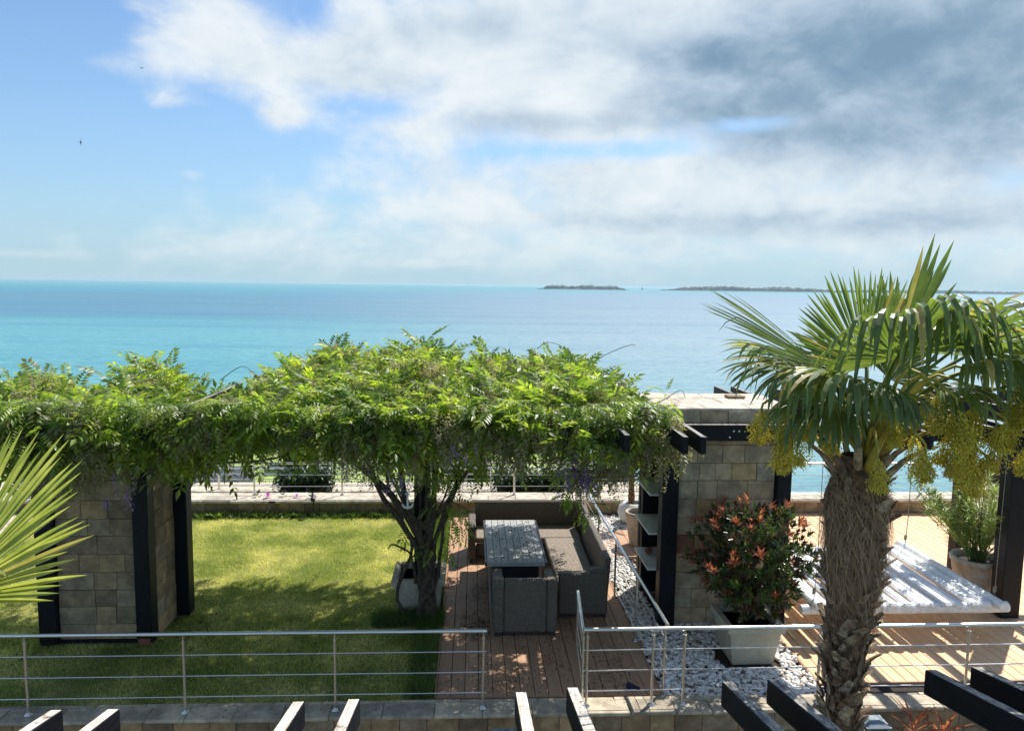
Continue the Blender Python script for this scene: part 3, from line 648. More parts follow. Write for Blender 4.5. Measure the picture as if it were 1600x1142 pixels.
# near sloping pergola below the viewpoint
t = thing('pergola', 'lower pergola whose sloping rafter ends rise along the bottom edge', 'pergola', (0, 3, 1))
tips = [(-2.56, 1.89), (-2.22, 1.89), (-1.10, 1.92), (-.76, 1.93), (.28, 1.96), (.605, 1.985), (1.60, 2.01), (1.895, 2.02), (2.93, 2.07), (3.235, 2.085)]
for x, z in tips:
    pts = []; mb = MB(); w = .075; h = .165; y1 = 4.5; y0 = .8; sl = math.tan(R(11.5)); z0 = z+(y1-y0)*sl
    M = Matrix(((1, 0, 0, x), (0, 1, 0, 0), (0, 0, 1, 0), (0, 0, 0, 1)))
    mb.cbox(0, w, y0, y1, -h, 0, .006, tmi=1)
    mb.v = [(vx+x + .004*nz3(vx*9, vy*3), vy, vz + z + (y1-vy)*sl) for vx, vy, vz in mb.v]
    mb.build('rafter', [M_BLACK, M_TIMBER if x < 1.2 else M_TIMBER2], t)  # top face only: pale timber to the left, grey to the right
zb = 2.6
beam(t, 'cross_beam', -5, 5.5, 1.1, 1.2, 2.25, 2.42); 
for x in (-3.4, 0, 3.4): post(t, x, x+.14, 1.0, 1.14, 2.24, -2.3)

# far gate pillar
t = thing('gate_pillar', 'small stone pier with dark tiled cap beyond the far railing', 'pillar', (6.4, 15.7, 0))
mb = MB(); mb.box(6.15, 6.62, 15.56, 15.95, -2.6, .98); mb.build('core', M_MORTAR, t)
stone_face(t, (6.15, 15.56, -.2), (1, 0, 0), .47, 1.17, M_STONE2, row=.2, smin=.2, smax=.3)
mb = MB(); mb.cbox(6.02, 6.78, 15.44, 16.05, .985, 1.09, .01); mb.build('cap', M_TILE, t)
mb = MB(); mb.frustum((6.4, 15.74), .34, .28, .10, .08, 1.092, 1.2); mb.build('cap_top', M_COPE2, t)

# ------------------------------------------------------------------ wicker furniture
def part(t, name, mt, *b, c=.018, M=None): mb = MB(); mb.cbox(*b, c, M); return mb.build(name, mt, t)
def feet(t, pts):
    for x, y in pts: part(t, 'foot', M_FRAME, x-.025, x+.025, y-.025, y+.025, .002, .06, c=.004)
t = thing('armchair', 'wicker armchair seen from behind at the near end of the table', 'armchair', (.7, 9.6, 0))
part(t, 'back_panel', M_WICK, .425, .975, 9.28, 9.36, .06, .77)
for x0 in (.29, .978): part(t, 'arm', M_WICK, x0, x0+.132, 9.275, 9.98, .06, .655)
for x0 in (.29, .978):
    mb = MB(); mb.add([(x0+.003, 9.275, .656), (x0+.129, 9.275, .656), (x0+.129, 9.55, .656), (x0+.003, 9.55, .656), (x0+.003, 9.275, .768), (x0+.129, 9.275, .768), (x0+.129, 9.38, .768), (x0+.003, 9.38, .768)],
      [(0,3,2,1),(4,5,6,7),(0,1,5,4),(1,2,6,5),(2,3,7,6),(3,0,4,7)]); mb.build('arm_wing', M_WICK, t)
part(t, 'seat', M_WICKP, .425, .975, 9.365, 9.94, .30, .40); part(t, 'skirt', M_WICK, .425, .975, 9.90, 9.95, .06, .298)
feet(t, [(.33, 9.32), (1.07, 9.32), (.33, 9.92), (1.07, 9.92)])
part(t, 'base_rail', M_FRAME, .33, 1.07, 9.30, 9.33, .035, .058, c=.003)
t = thing('sofa', 'two seat wicker sofa with high slanting back on the right of the table', 'sofa', (1.5, 10.9, 0))
part(t, 'seat', M_WICKP, 1.20, 1.78, 9.93, 12.0, .28, .39)
part(t, 'skirt', M_WICK, 1.20, 1.24, 9.93, 12.0, .06, .278)
part(t, 'arm', M_WICK, 1.19, 1.86, 9.80, 9.922, .06, .64)
mb = MB(); mb.cbox(1.79, 1.87, 9.93, 11.98, .06, .80, .012)
mb.v = [(x + (.12*(z-.38) if z > .3 else 0), y, z) for x, y, z in mb.v]; mb.build('back_panel', M_WICK, t)
mb = MB(); mb.cbox(1.62, 1.86, 9.80, 9.92, .642, .70, .01); mb.build('arm_crest', M_WICK, t)
feet(t, [(1.24, 9.85), (1.82, 9.85), (1.24, 11.9), (1.82, 11.9)])
part(t, 'base_rail', M_FRAME, 1.22, 1.84, 9.82, 9.85, .035, .058, c=.003)
t = thing('sofa', 'long wicker sofa with straight dark back at the far end of the deck', 'sofa', (.9, 12.4, 0))
part(t, 'back_panel', M_WICK, .06, 1.88, 12.68, 12.78, .06, .81)
part(t, 'seat', M_WICKP, .075, 1.80, 12.03, 12.67, .28, .385); part(t, 'skirt', M_WICK, .075, 1.80, 12.03, 12.07, .06, .278)
part(t, 'arm', M_WICK, -.05, .07, 11.90, 12.67, .06, .62)
mb = MB(); mb.cbox(1.82, 1.90, 12.02, 12.66, .06, .80, .012); mb.v = [(x + (.12*(z-.38) if z > .3 else 0), y, z) for x, y, z in mb.v]; mb.build('corner_back', M_WICK, t)
feet(t, [(0, 11.95), (1.8, 12.1), (0, 12.72), (1.8, 12.72)])
t = thing('table', 'oblong outdoor dining table with grey slat top on a dark box base', 'table', (.6, 10.95, 0))
tx0, tx1, ty0, ty1 = .19, 1.05, 10.03, 11.93
n = 8; w = (tx1-tx0-.06)/n
for i in range(n): part(t, 'slat', M_SLAT, tx0+.03+i*w+.003, tx0+.03+(i+1)*w-.003, ty0+.032, ty1-.032, .688, .712+U(-.001, .001), c=.003)
part(t, 'frame', M_FRAME, tx0, tx0+.028, ty0, ty1, .655, .710, c=.003); part(t, 'frame', M_FRAME, tx1-.028, tx1, ty0, ty1, .655, .710, c=.003)
part(t, 'frame', M_SLAT, tx0+.03, tx1-.03, ty0+.0, ty0+.028, .655, .711, c=.003); part(t, 'frame', M_SLAT, tx0+.03, tx1-.03, ty1-.028, ty1, .655, .711, c=.003)
part(t, 'base', M_WICKD, tx0+.10, tx1-.10, ty0+.16, ty1-.12, .03, .684)
part(t, 'base_plinth', M_SLAT, tx0+.085, tx1-.085, ty0+.145, ty1-.105, .002, .028, c=.003)

# fallen petals and twigs
qv = np.array([(-.5, -.22, 0), (.5, -.12, .15), (.35, .25, .1), (-.4, .2, .0)]); qf = np.array([(0, 1, 2, 3)])
def debris(N, x0, x1, y0, y1, z, s0, s1, cl=None):
    X = RNG.uniform(x0, x1, N*4); Yv = RNG.uniform(y0, y1, N*4)
    dn = np.array([nz3(a*2.1, b*1.3, 4) for a, b in zip(X, Yv)]); k = dn > RNG.uniform(-.35, .35, N*4); X = X[k][:N]; Yv = Yv[k][:N]; n = len(X)
    an = RNG.uniform(0, 2*PI, n); fw = np.stack([np.cos(an), np.sin(an), RNG.normal(0, .15, n)], 1); up = np.stack([RNG.normal(0, .3, n), RNG.normal(0, .3, n), np.ones(n)], 1)
    return scatter(qv, qf, basis(fw, up), np.stack([X, Yv, np.full(n, z)+.003], 1), RNG.uniform(s0, s1, n))
V, Fc = cat([debris(3000, -.36, 1.9, 7.95, 12.2, .002, .008, .026), debris(900, -.36, .25, 9.2, 11.3, .002, .01, .032), debris(500, -.36, 2.0, 8.0, 9.3, .002, .01, .03), debris(250, .2, 1.04, 10.06, 11.9, .714, .012, .04), debris(400, 1.2, 1.78, 9.95, 12, .392, .008, .02), debris(300, -4.4, -3.2, 9.0, 10.8, .0, .02, .05), debris(350, -9, -.5, 7.8, 14.4, .012, .015, .04), debris(300, -6, 3, 7.47, 7.7, .052, .008, .022)])
o = obj('fallen_petals', npmesh('fallen_petals', V, Fc), M_DEBRIS); tag(o, 'dry brown petals and twigs fallen on the deck, table and sofa', None, kind='stuff')
mb = MB()
for k in range(7): 
    a = U(0, PI); x, y = 1.82+U(-.05, .05), 8.0+U(-.03, .03); mb.cbox(x-.05, x+.05, y-.02, y+.02, .004, .02+U(0, .03), .006, Matrix.Translation((x, y, 0)) @ Matrix.Rotation(a, 4, 'Z') @ Matrix.Translation((-x, -y, 0)))
tag(mb.build('cloth', simple('dark_violet_cloth', (.03, .025, .06), .9)), 'small crumpled dark violet cloth lying at the front edge of the deck', 'cloth')

# ------------------------------------------------------------------ white hanging bed
t = thing('hanging_bed', 'white painted pole platform hanging by ropes over the right deck', 'bed', (5.7, 10.1, .4))
def pole(name, a, b, r0, r1=None, n=14):
    a = Vector(a); b = Vector(b); k = 9; pts = [a.lerp(b, i/(k-1)) + Vector((U(-1, 1), U(-1, 1), U(-1, 1)))*r0*.06 for i in range(k)]
    mb = MB(); mb.tube(pts, [r0 + ((r1 or r0)-r0)*i/(k-1) + (r0*.08 if i % 3 == 1 else 0) for i in range(k)], n); return mb.build(name, M_WHITEP, t, smooth=False)
pole('frame_pole', (4.22, 9.10, .42), (6.98, 9.12, .42), .062, .07); pole('frame_pole', (4.25, 11.15, .43), (6.98, 11.18, .43), .055)
pole('frame_pole', (4.40, 8.95, .50), (4.40, 11.3, .50), .055); pole('frame_pole', (6.80, 8.92, .50), (6.80, 11.34, .50), .06)
ns_ = 13
for i in range(ns_):
    x = 4.55+(6.65-4.55)*i/(ns_-1); M = Matrix.Translation((x, 0, 0)) @ Matrix.Rotation(U(-.003, .003), 4, 'Z')
    mb = MB(); mb.cbox(-.068, .068, 9.02, 11.22, .44, .516+U(-.006, .006), .028, M); mb.build('slat', M_WHITEP, t)
for (x, y) in ((6.80, 11.16), (4.40, 11.16), (6.80, 9.12), (4.40, 9.12)):
    mb = MB(); mb.tube([(x, y, .5), (x+U(-.02, .02), y, 1.0), (x+.02, y, 2.6)], .006 if y > 10 else .004, 6)
    for k in range(4): mb.tube([(x-.02, y, .62+k*.02), (x+.02, y+.01, .63+k*.02)], .012, 6)
    mb.build('rope', M_ROPE, t)
    mb = MB()
    for k in range(5): 
        rr = .066; mb.tube([(x+rr*math.cos(a), y-.05+k*.02, .46+rr*math.sin(a)) for a in np.linspace(0, 2*PI, 12)], .006, 5)
    mb.build('lashing', M_ROPE, t)

# ------------------------------------------------------------------ pots
def round_pot(c, r, h, mt, lab, rim=.03, rb=.62, soil=True, name='plant_pot'):
    t = thing(name, lab, 'pot', c); mb = MB()
    prof = [(0, .0), (r*rb, 0), (r*rb*1.06, .02), (r*(rb+.18), h*.35), (r*.93, h*.72), (r*.95, h-.075), (r*1.02, h-.07), (r*1.04, h-.03), (r*1.0, h), (r*.9, h), (r*.88, h-.06), (r*.86, h*.8)]
    mb.lathe(prof, 36, c, .004); mb.build('bowl', mt, t, smooth=True)
    mb = MB(); mb.lathe([(0, h*.86), (r*.45, h*.87), (r*.89, h*.84)], 24, c, .01); mb.build('soil', M_SOIL, t, smooth=True); return t
def square_pot(cx, cy, wt, wb, h, mt, lab, rim=.05):
    t = thing('planter', lab, 'planter', (cx, cy, 0)); mb = MB(); q = wt-.035
    mb.add([(-wb,-wb,0),(wb,-wb,0),(wb,wb,0),(-wb,wb,0),(-q,-q,h-rim),(q,-q,h-rim),(q,q,h-rim),(-q,q,h-rim)], [(0,3,2,1),(0,1,5,4),(1,2,6,5),(2,3,7,6),(3,0,4,7)])
    mb.v = [(x+cx, y+cy, z-.03) for x, y, z in mb.v]; mb.build('body', mt, t)
    mb = MB(); z0, z1 = h-rim-.028, h
    o_, i_ = wt, wt-.07
    mb.add([(-o_,-o_,z0),(o_,-o_,z0),(o_,o_,z0),(-o_,o_,z0),(-o_,-o_,z1),(o_,-o_,z1),(o_,o_,z1),(-o_,o_,z1),(-i_,-i_,z1),(i_,-i_,z1),(i_,i_,z1),(-i_,i_,z1),(-i_,-i_,z0-.05),(i_,-i_,z0-.05),(i_,i_,z0-.05),(-i_,i_,z0-.05)],
      [(0,1,5,4),(1,2,6,5),(2,3,7,6),(3,0,4,7),(4,5,9,8),(5,6,10,9),(6,7,11,10),(7,4,8,11),(8,9,13,12),(9,10,14,13),(10,11,15,14),(11,8,12,15),(0,3,2,1)])
    mb.v = [(x+cx, y+cy, z) for x, y, z in mb.v]; o = mb.build('rim', mt, t)
    mb = MB(); mb.add([(cx-i_+.004, cy-i_+.004, z0), (cx+i_-.004, cy-i_+.004, z0), (cx+i_-.004, cy+i_-.004, z0), (cx-i_+.004, cy+i_-.004, z0)], [(0, 1, 2, 3)]); mb.build('soil', M_SOIL, t); return t
square_pot(3.42, 8.82, .35, .25, .48, M_POT2, 'square tapered sand coloured planter in the pebbles holding the red tipped shrub')
square_pot(-.72, 10.30, .36, .28, .50, M_POT, 'square pale planter around the foot of the wisteria')
round_pot((7.42, 10.36, 0), .35, .64, M_POT, 'large round weathered terracotta pot of the oleander between the black posts')
round_pot((10.1, 13.6, 0), .46, .95, M_POT2, 'big round sand coloured urn of the stumpy palm at the far wall')
round_pot((2.93, 12.75, 0), .235, .60, M_POT, 'beige flared pot on the small deck beside the shelf pillar')
t = thing('plant_pot', 'round white bulging pot of the small palm behind the beige pot', 'pot', (3.1, 14.0, 0)); mb = MB()
mb.lathe([(0, 0), (.14, 0), (.26, .10), (.30, .22), (.27, .34), (.20, .40), (.185, .42), (.16, .415), (.15, .38)], 30, (3.1, 14.0, -.02)); mb.build('bowl', M_POTW, t, smooth=True)
mb = MB(); mb.lathe([(0, .37), (.16, .37)], 20, (3.1, 14.0, -.02)); mb.build('soil', M_SOIL, t)

# ------------------------------------------------------------------ foliage templates
def leaflet(L=1., w=.2, fold=.06, curve=0.0):
    v = [(0, 0, 0), (L*.42, w, fold), (L*.42, 0, 0), (L*.42, -w, fold), (L, 0, -curve)]
    return np.array(v, float), np.array([(0, 2, 1), (0, 3, 2), (1, 2, 4), (2, 3, 4)])
def compound(pairs=6, L=.26, ll=.085, lw=.017, arch=.5, seed=0):
    rg = np.random.default_rng(seed); parts = []
    lv, lf = leaflet(1, lw/ll, .05, .12)
    def rp(s): return np.array([L*s*(1-.12*arch*s), 0, -arch*L*s*s*.6])
    P = []; Fw = []; S = []
    for k in range(pairs):
        s = .22+.72*k/(pairs-1)
        for sd in (-1, 1):
            P.append(rp(s)); Fw.append([.55, sd*1.0, -.35+rg.uniform(-.2, .2)]); S.append(ll*rg.uniform(.8, 1.05)*(1-.25*abs(s-.55)))
    P.append(rp(1.0)); Fw.append([1, 0, -.7]); S.append(ll*1.05)
    n = len(P); up = np.tile([0, 0, 1.], (n, 1))
    return scatter(lv, lf, basis(np.array(Fw), up), np.array(P), S)
CT = [compound(6, .25, .088, .017, .5, 1), compound(5, .22, .095, .019, .8, 2), compound(6, .28, .085, .016, 1.1, 3), compound(5, .18, .080, .016, .25, 4)]

# ------------------------------------------------------------------ wisteria
SIL = [(-8.2, 2.75), (-6.96, 2.84), (-6.66, 3.15), (-6.38, 3.27), (-5.83, 3.33), (-5.47, 2.86), (-5.1, 2.95), (-4.82, 3.35), (-4.44, 3.45), (-4.08, 3.22), (-3.75, 2.78), (-3.42, 2.95), (-2.95, 3.27), (-2.57, 3.34), (-2.37, 3.60), (-2.09, 3.68), (-1.71, 3.66), (-1.33, 3.67), (-.85, 3.77), (-.37, 3.68), (-.08, 3.47), (.3, 3.64), (.59, 3.51), (1.08, 3.55), (1.47, 3.58), (1.82, 3.40), (2.1, 3.14), (2.5, 2.92), (3, 2.8)]
BOT = [(-8, 2.6), (-5.3, 2.62), (-4.6, 2.68), (-4.2, 2.42), (-3.85, 2.30), (-3.5, 2.36), (-3.2, 2.64), (-2.8, 2.76), (-2.3, 2.80), (-1.85, 2.76), (-1.3, 2.44), (-1.0, 2.34), (-.28, 2.40), (.16, 2.72), (.68, 2.80), (1.06, 2.40), (1.35, 2.40), (1.8, 2.66), (2.1, 2.76), (2.35, 2.85)]
sx_, sz_ = np.array(SIL).T; bx_, bz_ = np.array(BOT).T
def topz(x, y):
    xc = x*11.4/(.7*11.4+.3*y); zc = np.interp(xc, sx_, sz_) - .36
    t = (y-10.9)/np.where(y < 10.9, 2.75, 1.95); t = np.clip(t, -1, 1)
    z = 2.86 + (zc*.985-2.80)*np.power(1-t*t, .60)
    nn = np.array([nz3(a*1.5, b*1.5, 3)*.34 + nz3(a*3.7, b*3.7, 9)*.15 for a, b in zip(x, y)])
    return z+nn*(.35+.65*(1-np.abs(t)))
def sprays(P, Fw, S, up=None):
    parts = []; up = np.stack([RNG.normal(0, .35, len(P)), RNG.normal(0, .35, len(P))-.2, np.ones(len(P))], 1) if up is None else up
    B = basis(Fw, up)
    for k in range(4): sl = slice(k, None, 4); parts.append(scatter(CT[k][0], CT[k][1], B[sl], P[sl], S[sl]))
    return cat(parts)
vine = thing('wisteria', 'large old wisteria spreading from the square planter over the whole pergola', 'climbing plant', (-.7, 10.2, 0))
NC = 1900
cx_ = RNG.uniform(-7.0, 2.25, NC); cy_ = 8.22 + 4.5*RNG.random(NC)**1.15; cz_ = topz(cx_, cy_) + RNG.normal(-.10, .10, NC)
K = 6; X = np.repeat(cx_, K); Yv = np.repeat(cy_, K); Z_ = np.repeat(cz_, K); N = NC*K
an = RNG.uniform(0, 2*PI, N); e = np.tile(np.linspace(-.7, 1.6, K), NC) + RNG.normal(0, .2, N)
Fw = np.stack([np.cos(an), np.sin(an)-.25, e], 1); P = np.stack([X, Yv, Z_], 1) + Fw*.03
kp = ~((X > 1.92) & (Yv < 9.35)) & (Yv < np.interp(X, [-4.9, -4.0, -3.0], [11.35, 11.8, 12.7])); P = P[kp]; Fw = Fw[kp]; N = len(P)
partsW = [sprays(P, Fw, RNG.uniform(.80, 1.55, N))]
# curtain along the front and right ends
N = 2900; X = RNG.uniform(-6.9, 2.2, N); b = np.interp(X, bx_, bz_)+np.array([.16*nz3(a*2.3, 7)+.10*nz3(a*6, 2) for a in X]); q = RNG.random(N); Z_ = b+.24+(2.95-b)*q**.8; Yv = 8.22+.35*(1-q)+RNG.normal(0, .10, N)+.15
an = RNG.normal(-PI/2, .9, N); Fw = np.stack([np.cos(an), np.sin(an), RNG.normal(-.35, .4, N)], 1)
partsW.append(sprays(np.stack([X, Yv, Z_], 1), Fw, RNG.uniform(.8, 1.3, N)))
# underside, sparse and drooping
N = 1500; X = RNG.uniform(-7.0, 2.3, N); Yv = RNG.uniform(8.6, 12.4, N); Z_ = RNG.uniform(2.66, 2.95, N) - .15*RNG.random(N)**3
an = RNG.uniform(0, 2*PI, N); Fw = np.stack([np.cos(an), np.sin(an), RNG.normal(-.5, .3, N)], 1); partsW.append(sprays(np.stack([X, Yv, Z_], 1), Fw, RNG.uniform(.8, 1.2, N)))
# tufts on the trunk stems and a hanging streamer at the railing corner
def tuft(c, r, n, s=(.7, 1.1)):
    P = RNG.normal(0, 1, (n, 3)); P *= (r*RNG.random((n, 1))**.4)/np.linalg.norm(P, axis=1, keepdims=True); Fw = P+np.array([0, 0, -.2*r])*1.0 + RNG.normal(0, .1*r, (n, 3))
    return sprays(P+np.array(c), Fw, RNG.uniform(*s, n))
for c, r, n in [((-.30, 9.75, 2.15), .30, 30), ((-.36, 9.8, 1.66), .24, 20), ((-.22, 9.85, 1.35), .20, 16), ((-.9, 9.8, 2.3), .25, 14), ((-.5, 9.8, 1.02), .14, 9), ((-.8, 9.9, 1.2), .12, 6), ((-1.25, 9.8, 2.35), .3, 34), ((-.6, 9.4, 2.45), .4, 60), ((0.1, 9.5, 2.45), .35, 44), ((.05, 9.8, 2.25), .25, 20),
                ((1.24, 8.8, 2.28), .22, 22), ((1.26, 8.9, 2.0), .18, 12), ((1.36, 8.9, 1.82), .10, 6), ((2.56, 9.75, 3.06), .12, 9), ((1.86, 8.4, 2.86), .2, 34), ((1.84, 8.5, 2.70), .16, 18)]:
    partsW.append(tuft(c, r, n))
V, Fc = cat(partsW); obj('foliage', npmesh('foliage', V, Fc), M_WIS, vine, kind='stuff')
# the nearest big sprays as single leaves
meshes = []
for k in range(4):
    me = tomesh(CT[k][0], CT[k][1], 'leaf'); me.materials.append(M_WIS); meshes.append(me)
N = 290; X = RNG.uniform(-6.5, 2.5, N); Yv = RNG.uniform(8.12, 9.3, N); q = RNG.random(N); bb = np.interp(X, bx_, bz_)
for i in range(N):
    z = float(bb[i]+.1+(3.05-bb[i])*q[i]) if Yv[i] < 8.5 else float(topz(X[i:i+1], Yv[i:i+1])[0])+.03
    o = link(bpy.data.objects.new('leaf', meshes[i % 4])); o.parent = vine; o.matrix_parent_inverse = Matrix.Translation(-Vector(vine.location))
    o.location = (X[i], Yv[i], z); o.rotation_euler = (U(-.4, .4), U(-.1, .7), -PI/2+U(-1.3, 1.3)); s = U(1.0, 1.4); o.scale = (s, s, s)
# faded racemes
def raceme(L=.2, n=34, r=.032, seed=0, ls=.024):
    rg = np.random.default_rng(seed); lv, lf = leaflet(1, .45, .15, 0); s = rg.random(n)**.8; an = rg.uniform(0, 2*PI, n); rr = r*(1-.75*s)
    P = np.stack([np.cos(an)*rr, np.sin(an)*rr, -L*s], 1); Fw = np.stack([np.cos(an), np.sin(an), rg.uniform(-1.4, -.2, n)], 1)
    return scatter(lv, lf, basis(Fw, np.tile([.1, .1, 1.], (n, 1))), P, ls*rg.uniform(.7, 1.3, n))
RT = [raceme(.2, 30, .030, 1), raceme(.26, 36, .026, 2), raceme(.15, 26, .034, 3)]
def racemes(P, S):
    parts = []; n = len(P); B = basis(np.stack([np.ones(n), RNG.normal(0, .6, n), RNG.normal(0, .15, n)], 1), np.tile([0, 0, 1.], (n, 1)))
    for k in range(3): sl = slice(k, None, 3); parts.append(scatter(RT[k][0], RT[k][1], B[sl], P[sl], S[sl]))
    return cat(parts)
N = 4200; X = RNG.uniform(-6.9, 2.1, N); Yv = 8.25+2.9*RNG.random(N)**1.3; Z_ = topz(X, Yv)+RNG.uniform(.0, .16, N); P = np.stack([X, Yv, Z_], 1)
cl = np.array([nz3(a*1.9, b*1.9, 21) for a, b in zip(X, Yv)]) > .16; P = P[cl]
N = 1300; X = RNG.uniform(-6, 2.35, N); b = np.interp(X, bx_, bz_); P2 = np.stack([X, RNG.uniform(8.1, 8.5, N), b+.08+(3.0-b)*RNG.random(N)], 1); P2 = P2[np.array([nz3(a*1.9, 4, 33) for a in X]) > .05]
P3 = np.concatenate([RNG.normal(0, .16, (60, 3))*[1, .5, .7]+np.array(c) for c in [(1.28, 8.25, 2.5), (.5, 8.2, 2.78), (1.65, 8.2, 2.64), (-.25, 8.2, 3.0), (-4.4, 8.3, 2.45), (-4.8, 8.4, 2.4), (2.15, 8.2, 2.76)]])
for (cx__, cy__, n_) in [(-6.0, 10.6, 120), (-5.6, 9.6, 80), (-4.5, 10.5, 110), (-3.2, 10.0, 60), (-2.1, 10.9, 110), (-1.3, 9.2, 90), (-.55, 9.9, 120), (-.05, 9.2, 120), (.55, 9.4, 120), (1.1, 10.6, 140), (1.0, 9.0, 70), (1.72, 8.9, 90), (-2.5, 8.9, 70), (-3.9, 8.8, 60), (.1, 10.9, 80)]:
    x_ = cx__+RNG.normal(0, .22, n_); y_ = cy__+RNG.normal(0, .22, n_)-.1; P = np.concatenate([P, np.stack([x_, y_, topz(x_, y_-.1)+RNG.uniform(.06, .24, n_)], 1)])
P = np.concatenate([P, P2, P3]); V, Fc = racemes(P, RNG.uniform(.8, 1.3, len(P))); obj('faded_flowers', npmesh('faded_flowers', V, Fc), M_FLOW, vine, kind='stuff')
P = np.concatenate([RNG.normal(0, .10, (n_, 3))*[1, .6, .8]+np.array(c) for c, n_ in [((1.28, 8.2, 2.45), 24), ((1.1, 8.15, 2.52), 12), ((-.85, 8.2, 2.5), 9), ((-1.1, 8.5, 2.45), 6), ((-4.7, 8.2, 2.3), 6), ((-3.8, 8.2, 2.3), 5), ((-.2, 8.1, 2.8), 7), ((2.58, 9.6, 3.0), 7), ((1.75, 8.2, 2.55), 12)]])
V, Fc = racemes(P, RNG.uniform(.7, 1.1, len(P))); obj('purple_flowers', npmesh('purple_flowers', V, Fc), M_PURP, vine, kind='stuff')
# stems
def bez(pts, n=14):
    pts = [Vector(p) for p in pts]; out = []
    m_ = len(pts)-1
    for i in range(n+1):
        t = i/n*m_; k = min(int(t), m_-1); f = t-k; p0 = pts[max(k-1, 0)]; p1 = pts[k]; p2 = pts[k+1]; p3 = pts[min(k+2, m_)]
        out.append(.5*((2*p1)+(p2-p0)*f+(2*p0-5*p1+4*p2-p3)*f*f+(3*p1-p0-3*p2+p3)*f**3))
    return out
def stem(pts, r0, r1, name='stem', par=None, mt=None, n=18, jit=.012):
    P = bez(pts, n); P = [p+Vector((U(-jit, jit), U(-jit, jit), 0)) for p in P]; k = len(P)
    mb = MB(); mb.tube(P, [(r0+(r1-r0)*i/(k-1))*U(.88, 1.12) for i in range(k)], 9); return mb.build(name, mt or M_BARK, par or vine, smooth=True)
bx, by = -.62, 9.86
stem([(bx, by, .0), (bx-.02, by, .4), (bx+.04, by, .8), (bx-.12, by+.02, 1.2), (bx-.45, by, 1.7), (bx-.95, by-.1, 2.2), (bx-1.6, by-.2, 2.6)], .075, .03)
stem([(bx+.05, by-.04, .05), (bx-.05, by-.03, .5), (bx-.10, by, .95), (bx-.38, by-.04, 1.45), (bx-.62, by-.1, 1.85), (bx-.8, by-.2, 2.5)], .05, .028)
stem([(bx-.05, by-.03, .1), (bx+.05, by-.05, .6), (bx-.05, by-.03, 1.1), (bx-.25, by, 1.6), (bx-.35, by+.1, 2.1), (bx-.5, by+.3, 2.7)], .055, .03)
stem([(bx+.1, by+.02, .0), (bx+.08, by-.03, .5), (bx+.0, by-.05, .9), (bx+.1, by-.03, 1.3), (bx+.12, by+.05, 2.0), (bx+.1, by+.2, 2.7)], .05, .03)
stem([(bx+.06, by, .2), (bx+.1, by-.02, .7), (bx+.14, by, 1.1), (bx+.32, by, 1.6), (bx+.6, by-.1, 2.1), (bx+1.1, by-.1, 2.65)], .04, .022)
stem([(bx+.10, by+.02, .3), (bx+.2, by, .8), (bx+.25, by, 1.3), (bx+.42, by+.1, 1.9), (bx+.5, by+.2, 2.6)], .026, .018)
stem([(bx-.22, by-.05, -.02), (bx-.36, by-.08, .3), (bx-.30, by-.05, .62), (bx-.16, by-.03, 1.0), (bx-.33, by-.02, 1.45), (bx-.52, by, 2.0), (bx-.6, by, 2.6)], .026, .018)
stem([(bx-.12, by-.02, .5), (bx-.2, by, .9), (bx-.42, by-.05, 1.05), (bx-.48, by-.05, 1.0)], .02, .008)
stem([(bx+.02, by-.06, .05), (bx+.12, by-.08, .25), (bx-.02, by-.10, .45), (bx+.08, by-.08, .7), (bx-.03, by-.06, 1.0)], .045, .03)
stem([(bx-.08, by-.06, .05), (bx-.02, by-.10, .3), (bx+.12, by-.09, .5), (bx+.0, by-.09, .8), (bx+.06, by-.04, 1.15), (bx+.02, by, 1.8), (bx, by+.1, 2.7)], .04, .022)
for k in range(7):
    a0 = U(-.1, .1); x1 = U(-.7, .75); stem([(bx+a0, by+U(-.06, .06), U(.2, .8)), (bx+a0*.6+U(-.08, .08), by, 1.1), (bx+x1*.35, by+U(-.1, .1), 1.55), (bx+x1*.8, by+U(-.1, .2), 2.1), (bx+x1*1.3, by+U(-.3, .5), 2.65)], U(.012, .024), .010)
# dark root flare in front
mb = MB(); mb.lathe([(.13, -.02), (.10, .10), (.07, .3), (.04, .5)], 12, (bx+.06, by-.0, 0), .2); mb.build('root_flare', M_BARK, vine, smooth=True)
# lateral branches carrying the canopy
for (pts, r0) in [([(-1.6, 9.7, 2.5), (-2.6, 9.4, 2.62), (-3.6, 9.5, 2.66), (-4.8, 9.6, 2.72), (-6.5, 9.8, 2.75)], .035), ([(-1.5, 10, 2.55), (-2.5, 10.6, 2.66), (-4, 10.9, 2.62), (-6, 10.9, 2.62)], .035), ([(-.5, 10.2, 2.6), (-.3, 11, 2.9), (-.2, 12, 3.1)], .03),
                   ([(.3, 9.8, 2.6), (1.0, 9.6, 2.7), (1.8, 9.3, 2.78), (2.4, 9.2, 2.85)], .028), ([(.2, 10, 2.6), (1.2, 10.8, 2.9), (2.0, 11.2, 2.95)], .028), ([(-1.8, 9.5, 2.55), (-2.4, 9.0, 2.4), (-3.2, 8.9, 2.35), (-3.6, 8.8, 2.2)], .014)]:
    stem(pts, r0, .012, 'branch', n=16, jit=.03)
for pts in [[(1.7, 11.2, 3.3), (1.95, 11, 3.5), (2.25, 10.8, 3.66), (2.35, 10.8, 3.66)], [(2.3, 9.4, 3.0), (2.45, 9.3, 3.12), (2.62, 9.3, 3.22), (2.68, 9.3, 3.12)], [(-3.6, 10.9, 3.1), (-3.3, 10.9, 3.3), (-3.1, 10.8, 3.22)], [(.9, 11.3, 3.5), (1.1, 11.2, 3.66), (1.3, 11.2, 3.62)]]:
    stem(pts, .006, .003, 'tendril', n=8, jit=0)
